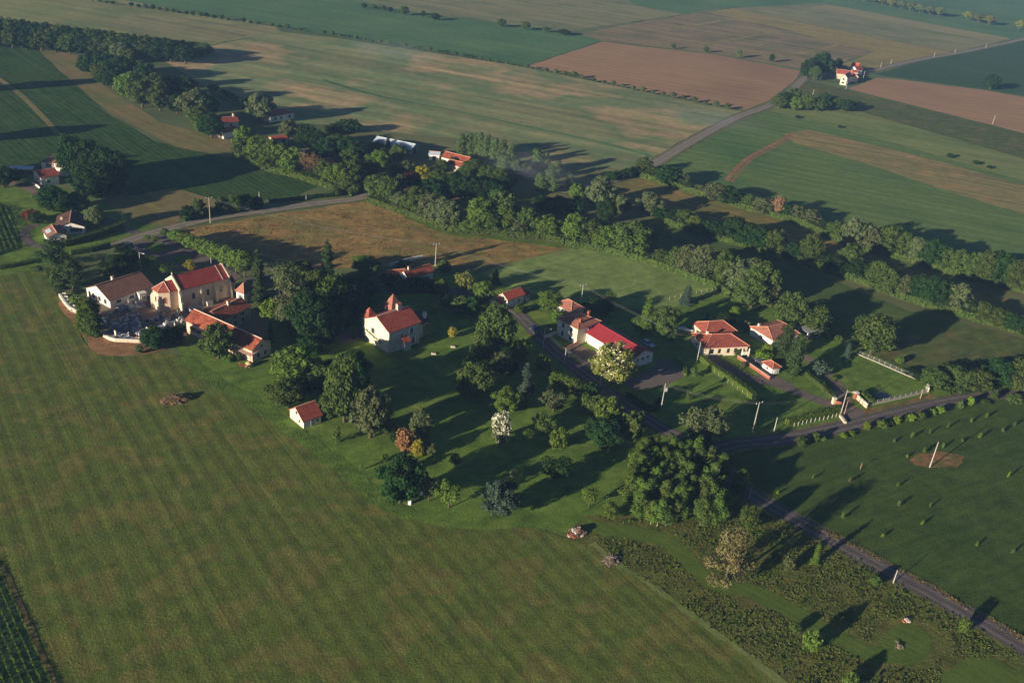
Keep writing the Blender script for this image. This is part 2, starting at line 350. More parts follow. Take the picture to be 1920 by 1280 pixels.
ribbon('field_edge', [(690, 372), (760, 402), (830, 433), (905, 444), (1085, 464)], 4.0, F_LUSH, 0.21, 0.8)
poly('field', [(1084, 464), (1150, 460), (1260, 510), (1330, 535), (1345, 550), (1240, 582), (1100, 572), (1000, 552), (930, 545), (880, 520), (960, 492)], F_MEAD)
poly('field', [(1145, 350), (1205, 330), (1480, 418), (1700, 503), (1930, 572), (2060, 610), (2060, 665), (1920, 618), (1650, 518), (1400, 448), (1200, 388)], F_GOLD)
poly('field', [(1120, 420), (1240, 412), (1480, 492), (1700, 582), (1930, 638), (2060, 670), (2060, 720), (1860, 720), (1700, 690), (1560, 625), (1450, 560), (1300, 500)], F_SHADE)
poly('field', [(1640, 668), (1700, 622), (1840, 612), (2060, 680), (2060, 730), (1860, 722), (1745, 700)], F_ROUGHM)
poly('field', [(-60, 522), (85, 505), (105, 548), (130, 592), (158, 642), (180, 662), (230, 670), (300, 662), (345, 667), (400, 722), (470, 758), (540, 806), (600, 850), (660, 895), (710, 940), (770, 972), (830, 988), (900, 993), (1000, 988), (1060, 1008), (1110, 1020), (1150, 1053), (1200, 1083), (1240, 1113), (1290, 1148), (1340, 1183), (1400, 1228), (1470, 1283), (1620, 1420), (-300, 1420)], F_MOWN)
poly('field', [(1345, 860), (1400, 842), (1600, 806), (1860, 750), (2120, 720), (2120, 1330), (1935, 1226), (1850, 1174), (1640, 1059), (1450, 954), (1375, 905)], F_RIGHT)
poly('field', [(1060, 1008), (1100, 965), (1180, 965), (1340, 975), (1400, 918), (1450, 950), (1640, 1055), (1850, 1170), (2120, 1330), (2120, 1420), (1620, 1420), (1470, 1283), (1400, 1228), (1240, 1113), (1150, 1053)], F_SCRUB)
ribbon('mown_path', [(1090, 985), (1160, 995), (1245, 1012), (1280, 1040), (1330, 1090), (1400, 1105), (1465, 1135), (1560, 1190), (1640, 1228), (1690, 1215)], 4.2, F_PATH, 0.27, 0.4)
poly('mown_circle', [(1700+46*math.cos(t*PI/10), 1208+38*math.sin(t*PI/10)) for t in range(20)], F_PATH, 0.275, 0.15)
poly('mown_path', [(1730, 1290), (1835, 1216), (1960, 1290), (1960, 1400), (1760, 1400)], F_PATH, 0.27)
poly('lawn', [(330, 652), (365, 620), (480, 600), (560, 560), (640, 540), (760, 512), (900, 515), (1000, 552), (1100, 574), (1240, 584), (1345, 552), (1450, 562), (1560, 627), (1700, 692), (1860, 724), (1960, 716), (1960, 735), (1860, 742), (1600, 797), (1400, 836), (1345, 850), (1340, 880), (1400, 920), (1340, 975), (1180, 965), (1100, 965), (1060, 1004), (1000, 988), (900, 993), (830, 988), (770, 972), (710, 940), (600, 850), (540, 806), (400, 722), (345, 667)], F_LAWN)
ribbon('field_edge', [(345, 668), (400, 712), (470, 752), (540, 800), (600, 845), (660, 890), (715, 938), (775, 968)], 4.0, F_LUSH, 0.30, 0.35)
ribbon('field_edge', [(1110, 1018), (1150, 1052), (1200, 1082), (1240, 1112), (1290, 1147), (1340, 1182), (1400, 1227), (1480, 1290)], 1.5, F_PAST, 0.285, 0.45)
poly('lawn', [(-60, 470), (0, 400), (0, 330), (60, 335), (160, 370), (230, 400), (260, 420), (330, 428), (320, 440), (250, 452), (140, 470), (85, 505), (-60, 525)], F_LAWN)
poly('maize_field', [(-80, 385), (0, 380), (20, 395), (42, 465), (0, 480), (-80, 500)], F_MAIZE, 0.31)
poly('vineyard', [(-140, 1040), (-10, 1045), (10, 1065), (103, 1282), (160, 1420), (-300, 1420)], F_DKGR, 0.31)
ribbon('field_edge', [(4, 1060), (50, 1160), (100, 1275), (150, 1400)], 0.9, F_HEAD, 0.315, 0.15)

# churchyard, car park, banks
poly('churchyard', [(150, 560), (190, 548), (290, 538), (440, 545), (440, 565), (372, 588), (345, 602), (350, 628), (318, 642), (280, 643), (240, 640), (205, 635), (185, 612)], GRAVEL, 0.325, 0.2)
poly('earth_bank', [(150, 622), (190, 630), (240, 642), (292, 646), (312, 655), (280, 664), (220, 668), (178, 662)], DIRT, 0.32, 0.6, 2.5)
poly('earth_bank', [(108, 568), (118, 560), (150, 592), (158, 610), (148, 612), (120, 590)], DIRT, 0.32, 0.5, 2.5)
poly('car_park', [(232, 452), (275, 440), (318, 436), (345, 455), (400, 485), (455, 520), (430, 530), (360, 512), (300, 500), (255, 482)], GRAVEL_D, 0.325, 0.3)
for q in ([(268, 462), (300, 455), (320, 465), (290, 475)], [(318, 482), (345, 478), (366, 492), (338, 498)], [(262, 480), (285, 480), (300, 492), (276, 492)]): poly('grass_island', q, F_LAWN, 0.335, 0.4, 2.0)
poly('farmyard', [(420, 605), (475, 580), (505, 600), (500, 630), (480, 640), (440, 622)], GRAVEL, 0.325, 0.3)
poly('manor_drive', [(628, 628), (655, 618), (690, 618), (672, 640), (640, 645)], GRAVEL_D, 0.325, 0.4)
poly('hall_car_park', [(1168, 716), (1215, 695), (1238, 674), (1262, 672), (1284, 688), (1282, 706), (1245, 724), (1190, 732)], GRAVEL_D, 0.325, 0.3)
poly('hall_forecourt', [(1068, 655), (1085, 645), (1130, 668), (1150, 700), (1128, 706), (1090, 684)], GRAVEL, 0.325, 0.2)
poly('bare_patch', [(1757+52*math.cos(t*PI/9)*(0.9+0.2*((t*7) % 5)/5), 862+15*math.sin(t*PI/9)) for t in range(18)], REDDIRT, 0.30, 1.0, 1.2)
poly('bare_patch', [(1160, 385), (1180, 372), (1120, 365), (1098, 372)], REDDIRT, 0.30, 0.6, 2.0)
poly('earth_bank', [(1615, 770), (1700, 752), (1745, 738), (1750, 748), (1690, 762), (1630, 778)], REDDIRT, 0.33, 0.3)
# roads
def offset_line(px, off):
    pts = [G(*p) for p in px]; out = []
    for i, p in enumerate(pts):
        d = (pts[min(i+1, len(pts)-1)]-pts[max(i-1, 0)]).normalized(); q = p+Vector((-d.y, d.x, 0))*off; out.append(PX((q.x, q.y, 0)))
    return out
R_MAIN = [(2010, 1262), (1935, 1222), (1850, 1172), (1750, 1116), (1640, 1057), (1540, 1001), (1450, 952), (1400, 920), (1360, 888), (1342, 864), (1345, 846), (1375, 834), (1450, 826), (1530, 812), (1600, 796), (1680, 776), (1760, 757), (1830, 744), (1880, 738), (1990, 730)]
R_STREET = [(1345, 846), (1290, 828), (1230, 797), (1170, 757), (1100, 706), (1040, 660), (1000, 618), (960, 580), (915, 560), (860, 548), (790, 545), (720, 545), (660, 532), (590, 515), (520, 520), (460, 525)]
R_UP = [(205, 466), (240, 452), (272, 441), (330, 425), (400, 409), (500, 395), (600, 381), (672, 372), (694, 358), (690, 330), (684, 300), (690, 282)]
R_FAR = [(1050, 360), (1120, 345), (1180, 328), (1230, 305), (1300, 263), (1380, 221), (1440, 199), (1480, 174), (1510, 146), (1545, 140), (1590, 146), (1640, 132), (1720, 113), (1800, 99), (1900, 78), (2000, 56)]
ribbon('road', R_MAIN, 4.6, ASPH, 0.345); ribbon('road', R_STREET, 4.6, ASPH, 0.349); ribbon('road', R_UP, 4.4, ASPH_P, 0.345); ribbon('road', R_FAR, 5.4, ASPH_P, 0.345)
ribbon('road', [(272, 441), (240, 432), (215, 420), (160, 395), (110, 372), (70, 352), (40, 345)], 3.6, ASPH, 0.341)
ribbon('driveway', [(1318, 655), (1345, 678), (1400, 706), (1460, 722), (1520, 745), (1562, 760), (1595, 776), (1615, 792)], 3.6, GRAVEL_D, 0.341)
poly('driveway', [(1400, 668), (1432, 672), (1445, 700), (1490, 722), (1470, 730), (1440, 722), (1415, 695)], GRAVEL_D, 0.337, 0.1)
ribbon('driveway', [(1482, 668), (1515, 672), (1552, 700), (1578, 735), (1592, 770)], 3.2, GRAVEL, 0.337)
poly('driveway', [(1572, 782), (1592, 762), (1612, 765), (1640, 790), (1600, 798), (1575, 802)], GRAVEL_D, 0.333, 0.1)
ribbon('driveway', [(112, 466), (70, 462), (52, 452), (46, 438), (58, 425), (72, 424)], 2.6, GRAVEL_D, 0.341)
ribbon('driveway', [(90, 372), (60, 355), (30, 345), (-20, 345)], 4.5, GRAVEL, 0.337)

WEAR = asphalt_mat('road_wear', (112, 103, 100), 0.3); WEAR_P = asphalt_mat('road_wear_pale', (146, 136, 122), 0.3)
for rd, mt in ((R_MAIN, WEAR), (R_STREET, WEAR), (R_UP, WEAR_P), (R_FAR, WEAR_P)):
    for off in (-1.0, 1.0): ribbon('wheel_track', offset_line(rd, off), 0.75, mt, 0.356, 0.12)
VERGE = field_mat('verge_earth', M1((118, 104, 70), (96, 100, 54), (126, 110, 76)), 0.3, 5, (5, 2), 0.3, mid=0.4)
for rd, wd in ((R_MAIN, 6.0), (R_UP, 5.8), (R_FAR, 7.4)): ribbon('road_verge', rd, wd, VERGE, 0.3415 if rd is not R_MAIN else 0.3405, 0.45, 9)
# ================================================================ TREES
NR = np.random.default_rng(11)
def unit(n):
    v = NR.normal(size=(n, 3)); return v/np.linalg.norm(v, axis=1, keepdims=True)
def leaf_mesh(name, P, N, size, fold=0.25):
    """leaf-sprays: one bent four-sided leaf clump per point, facing N"""
    n = len(P); N = N/np.linalg.norm(N, axis=1, keepdims=True)
    r = NR.normal(size=(n, 3)); T = np.cross(N, r); T /= np.linalg.norm(T, axis=1, keepdims=True); B = np.cross(N, T)
    s = (size*NR.uniform(0.55, 1.35, n))[:, None]; a = NR.uniform(0.6, 1.0, n)[:, None]
    v = np.stack([P-T*s*0.5, P-B*s*0.5*a-N*s*fold*0.4, P+T*s*0.5, P+B*s*0.5*a-N*s*fold], axis=1).reshape(-1, 3)
    me = bpy.data.meshes.new(name); me.vertices.add(4*n); me.vertices.foreach_set('co', v.ravel())
    me.loops.add(4*n); me.loops.foreach_set('vertex_index', np.arange(4*n, dtype=np.int32))
    me.polygons.add(n); me.polygons.foreach_set('loop_start', np.arange(0, 4*n, 4, dtype=np.int32)); me.polygons.foreach_set('loop_total', np.full(n, 4, dtype=np.int32))
    me.update(calc_edges=True); me.validate(); return me
def lobes_points(lobes, n, inner=0.25, keep=0.62):
    c = np.array([l[0] for l in lobes]); r = np.array([l[1] for l in lobes], dtype=float)
    if r.ndim == 1: r = np.repeat(r[:, None], 3, 1)
    wgt = (r[:, 0]*r[:, 2]); wgt = wgt/wgt.sum()
    idx = NR.choice(len(lobes), n*3, p=wgt); d = unit(n*3)
    rho = np.where(NR.random(n*3) < inner, NR.uniform(0.45, 0.85, n*3), NR.uniform(0.78, 1.2, n*3))
    P = c[idx]+d*r[idx]*rho[:, None]
    q = (P[:, None, :]-c[None])/r[None]; dist = np.linalg.norm(q, axis=2); dist[np.arange(n*3), idx] = 9
    ok = (dist.min(axis=1) > keep) & (P[:, 2] > 0.05)
    P = P[ok][:n]; d = d[ok][:n]; return P, d
def crown(name, lobes, n, size, rnd=0.55, up=0.25, inner=0.25):
    P, d = lobes_points(lobes, n, inner)
    return leaf_mesh(name, P, d+unit(len(P))*rnd+np.array([0, 0, up]), size)
def blob_lobes(R, z0, z1, k, lr=(0.24, 0.5), taper=0.0, seedj=0.15):
    zc, hz = (z0+z1)/2, (z1-z0)/2; L = [((0, 0, zc), (R*0.62, R*0.62, hz*0.7))]
    g = PI*(3-5**0.5)
    for i in range(k):
        t = 1-2*(i+0.5)/k; rr = math.sqrt(max(0, 1-t*t)); th = i*g+NR.uniform(-0.4, 0.4)
        s = NR.uniform(*lr)*R; rad = (R-s)*(1-taper*max(0, t))*NR.uniform(0.68, 1.18)
        L.append(((rr*math.cos(th)*rad, rr*math.sin(th)*rad, zc+t*max(hz-s*0.8, hz*0.4)*NR.uniform(0.85, 1.08)), (s, s, s*NR.uniform(0.7, 0.95))))
    return L
def trunk_mesh(name, H, r, ctop, R, limbs=5, lean=0.2):
    b = MB(); t = NR.uniform(-lean, lean, 2)
    b.tube([(0, 0, -0.4), (t[0]*.3, t[1]*.3, H*0.18), (t[0], t[1], H*0.4), (t[0]*1.3, t[1]*1.3, ctop*0.85)], [r*1.35, r, r*0.75, r*0.15], 7)
    for i in range(limbs):
        th = 2*PI*i/limbs+NR.uniform(-0.4, 0.4); z = H*NR.uniform(0.25, 0.5); e = R*NR.uniform(0.5, 0.8)
        b.tube([(t[0]*.7, t[1]*.7, z), (math.cos(th)*e*0.5, math.sin(th)*e*0.5, z+H*0.13), (math.cos(th)*e, math.sin(th)*e, z+H*NR.uniform(0.22, 0.35))], [r*0.5, r*0.32, r*0.08], 5)
    return b.mesh(name, True)
PROTO = {}
def proto(k, H, D, crowns, trunk): PROTO.setdefault(k, []).append((H, D, crowns, trunk))
for i in range(5): proto('oak', 10, 9.6, crown('crown', blob_lobes(4.8, 1.0, 10, 27+2*i, (0.15, 0.36)), 5200, 0.56, 0.75), trunk_mesh('trunk', 10, 0.32, 10, 4.2))
for i in range(4): proto('row', 10, 8.4, crown('crown', blob_lobes(4.2, 0.1, 10, 27, (0.16, 0.36)), 5000, 0.54, 0.75), trunk_mesh('trunk', 10, 0.25, 9, 3.4))
for i in range(3): proto('bush', 3, 3.6, crown('crown', blob_lobes(1.8, 0.0, 3, 14, (0.2, 0.45)), 1000, 0.36, 0.75), trunk_mesh('trunk', 3, 0.08, 2.6, 1.3, 4, 0.05))
for i in range(3): proto('poplar', 10, 3.6, crown('crown', [((NR.uniform(-.4, .4), NR.uniform(-.4, .4), 1.6+j*0.95), (1.45-abs(j-3.2)*0.16, 1.45-abs(j-3.2)*0.16, 1.0)) for j in range(9)], 1900, 0.42, 0.6, 0.5), trunk_mesh('trunk', 10, 0.16, 9.5, 0.8, 4, 0.1))
for i in range(4): proto('birch', 8, 4.4, crown('crown', [((NR.uniform(-.9, .9), NR.uniform(-.9, .9), 1.6+j*0.62), (1.35-abs(j-3.5)*0.12, 1.35-abs(j-3.5)*0.12, 0.85)) for j in range(10)], 1900, 0.38, 0.6, 0.4), trunk_mesh('trunk', 8, 0.11, 7.5, 1.2, 4, 0.1))
def spruce(H, R, n, droop, size):
    z = H*(0.06+0.94*(1-np.sqrt(NR.random(n)))); k = np.floor(z/H*17)/17*H
    th = np.floor(NR.random(n)*11)/11*2*PI+k*2.1+NR.normal(0, 0.16, n); env = R*(1-k/H)**0.75*(0.7+0.3*np.sin(k*7.3))*(0.8+0.35*np.sin(th*2.3+k*3.1))
    rr = env*np.sqrt(NR.uniform(0.08, 1.0, n)); P = np.stack([rr*np.cos(th), rr*np.sin(th), k-droop*rr+NR.normal(0, 0.14, n)+0.02*H], 1)
    N = np.stack([np.cos(th)*0.55, np.sin(th)*0.55, np.full(n, 0.8)], 1)+unit(n)*0.45
    P[:, 2] = np.maximum(P[:, 2], 0.1); return leaf_mesh('crown', P, N, size)
for i in range(2): proto('spruce', 14, 7.0, spruce(14, 3.5, 3600, 0.28, 0.5), trunk_mesh('trunk', 14, 0.25, 13.5, 1.0, 3, 0.05))
proto('cypress', 8, 1.9, spruce(8, 0.95, 1500, -0.6, 0.3), trunk_mesh('trunk', 8, 0.1, 7, 0.4, 3, 0.02))
for i in range(2):
    L = [((math.cos(t)*R_, math.sin(t)*R_, z_), s_) for t, R_, z_, s_ in [(NR.uniform(0, 6.3), 4.2*NR.uniform(0.2, 1)*(1.15-j/26), 1.8+j*0.36, NR.uniform(0.8, 1.25)) for j in range(24)]]
    proto('pine', 11, 9.6, crown('crown', L, 3600, 0.34, 0.8, 0.3), trunk_mesh('trunk', 11, 0.26, 10, 3.6, 9))
for i in range(2):
    L = [((math.cos(t)*R_, math.sin(t)*R_, z_), (s_*1.5, s_*1.5, s_*0.6)) for t, R_, z_, s_ in [(NR.uniform(0, 6.3), 4.6*NR.uniform(0.25, 1)*(1.1-j/32), 1.5+j*0.42, NR.uniform(0.9, 1.5)) for j in range(28)]]
    proto('cedar', 14, 11.0, crown('crown', L, 4600, 0.45, 0.5, 0.6), trunk_mesh('trunk', 14, 0.35, 13, 4, 8, 0.1))
for i in range(3): proto('fruit', 4.5, 4.6, crown('crown', blob_lobes(2.3, 0.9, 4.5, 9, (0.26, 0.42)), 1150, 0.32, 0.8), trunk_mesh('trunk', 4.5, 0.11, 4.2, 2.1, 6))
for i in range(2): proto('plane', 7.5, 5.4, crown('crown', blob_lobes(2.7, 2.0, 7.5, 11, (0.34, 0.5)), 2000, 0.44), trunk_mesh('trunk', 7.5, 0.17, 7, 2.0))
for i in range(2): proto('sapling', 2.2, 1.3, crown('crown', [((0, 0, 1.0), (0.4, 0.4, 0.6)), ((0.1, 0, 1.6), (0.38, 0.38, 0.5)), ((-.1, .1, 0.6), (0.42, 0.42, 0.4))], 260, 0.2, 0.8), trunk_mesh('trunk', 2.2, 0.03, 2.0, 0.3, 3, 0.03))
def bare_mesh(name, H, R, n):
    b = MB(); b.tube([(0, 0, -0.3), (0.1, 0, H*0.4), (0, 0.1, H*0.95)], [0.16, 0.11, 0.03], 6)
    for i in range(n):
        z = H*NR.uniform(0.2, 0.85); th = NR.uniform(0, 2*PI); e = R*NR.uniform(0.4, 1)*(1.1-z/H); dz = H*NR.uniform(0.05, 0.22)
        m_ = (math.cos(th)*e*0.5, math.sin(th)*e*0.5, z+dz*0.4); q = (math.cos(th)*e, math.sin(th)*e, z+dz)
        b.tube([(0.05, 0.05, z), m_, q], [0.05, 0.035, 0.012], 4)
        for k in range(2):
            a2 = th+NR.uniform(-1, 1); b.tube([m_, (m_[0]+math.cos(a2)*e*0.35, m_[1]+math.sin(a2)*e*0.35, m_[2]+dz*0.7)], [0.025, 0.008], 4)
    return b.mesh(name)
P0, d0 = lobes_points(blob_lobes(2.0, 2, 8, 7), 420, 0.1)
proto('bare', 8, 4.0, leaf_mesh('crown', P0, d0+unit(len(P0))*0.8, 0.24), bare_mesh('trunk', 8, 2.2, 42))

LM = {
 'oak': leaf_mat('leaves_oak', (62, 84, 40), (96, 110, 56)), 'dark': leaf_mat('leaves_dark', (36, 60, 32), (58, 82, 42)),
 'light': leaf_mat('leaves_light', (78, 104, 40), (108, 126, 56)), 'bright': leaf_mat('leaves_bright', (100, 130, 36), (128, 148, 52)),
 'conifer': leaf_mat('needles', (42, 62, 36), (68, 84, 48), 0.12), 'blue': leaf_mat('needles_blue', (58, 78, 66), (84, 100, 82), 0.12),
 'pine': leaf_mat('needles_pine', (106, 104, 66), (134, 124, 84), 0.15), 'grey': leaf_mat('leaves_grey', (84, 98, 62), (112, 120, 82)),
 'poplar': leaf_mat('leaves_poplar', (74, 96, 58), (104, 120, 76)), 'birch': leaf_mat('leaves_birch', (72, 100, 42), (106, 126, 58)),
 'gold': leaf_mat('leaves_gold', (132, 130, 40), (154, 142, 54)), 'red': leaf_mat('leaves_red', (104, 54, 48), (128, 72, 56)),
 'rust': leaf_mat('leaves_rust', (140, 104, 72), (158, 120, 84)), 'pink': leaf_mat('leaves_pink', (142, 106, 88), (156, 120, 96)),
 'chestnut': leaf_mat('leaves_chestnut', (104, 112, 52), (136, 136, 70)), 'cream': leaf_mat('blossom_cream', (206, 196, 160), (226, 214, 184)),
 'white': leaf_mat('blossom_white', (212, 210, 186), (232, 228, 206)), 'purple': leaf_mat('leaves_purple', (62, 34, 38), (80, 46, 46)),
 'plane': leaf_mat('leaves_plane', (82, 108, 46), (112, 132, 62))}
BARK = plain('bark', (96, 84, 68), 0.95, 0.1, 0.3); BARK_P = plain('bark_pale', (150, 142, 124), 0.95, 0.1, 0.25)
P0, d0 = lobes_points(blob_lobes(4.9, 1.4, 10.2, 16), 900, 0.0); BLOOM_OAK = leaf_mesh('blossom', P0, d0+unit(len(P0))*0.4, 0.36)
P0, d0 = lobes_points(blob_lobes(1.9, 0.2, 3.1, 10), 620, 0.0); BLOOM_BUSH = leaf_mesh('blossom', P0, d0+unit(len(P0))*0.4, 0.26)
rt = random.Random(5)
NTREE = [0]
def tree(name, kind, leaf, x, yb, yt, wpx, label, group=None, cat='tree', bloom=None, bark=None, pos=None, H=None, D=None):
    if pos is None: pos = G(x, yb)
    h = H or max(0.5, HT(x, yb, yt)); d = D or wpx*(1.45 if kind == 'spruce' else 1.24)*MPP(x, yb)
    pr = PROTO[kind][rt.randrange(len(PROTO[kind]))]
    e = empty(name, pos, rt.uniform(0, 2*PI), label, cat, group); e.scale = (d/pr[1], d/pr[1], h/pr[0])
    c = link('crown', pr[2], LM['oak'], e); c.material_slots[0].link = 'OBJECT'; c.material_slots[0].material = LM[leaf]
    t = link('trunk', pr[3], BARK, e); t.material_slots[0].link = 'OBJECT'; t.material_slots[0].material = bark or BARK
    if bloom: b = link('blossom', bloom[0], LM['white'], e); b.material_slots[0].link = 'OBJECT'; b.material_slots[0].material = LM[bloom[1]]
    NTREE[0] += 1; return e

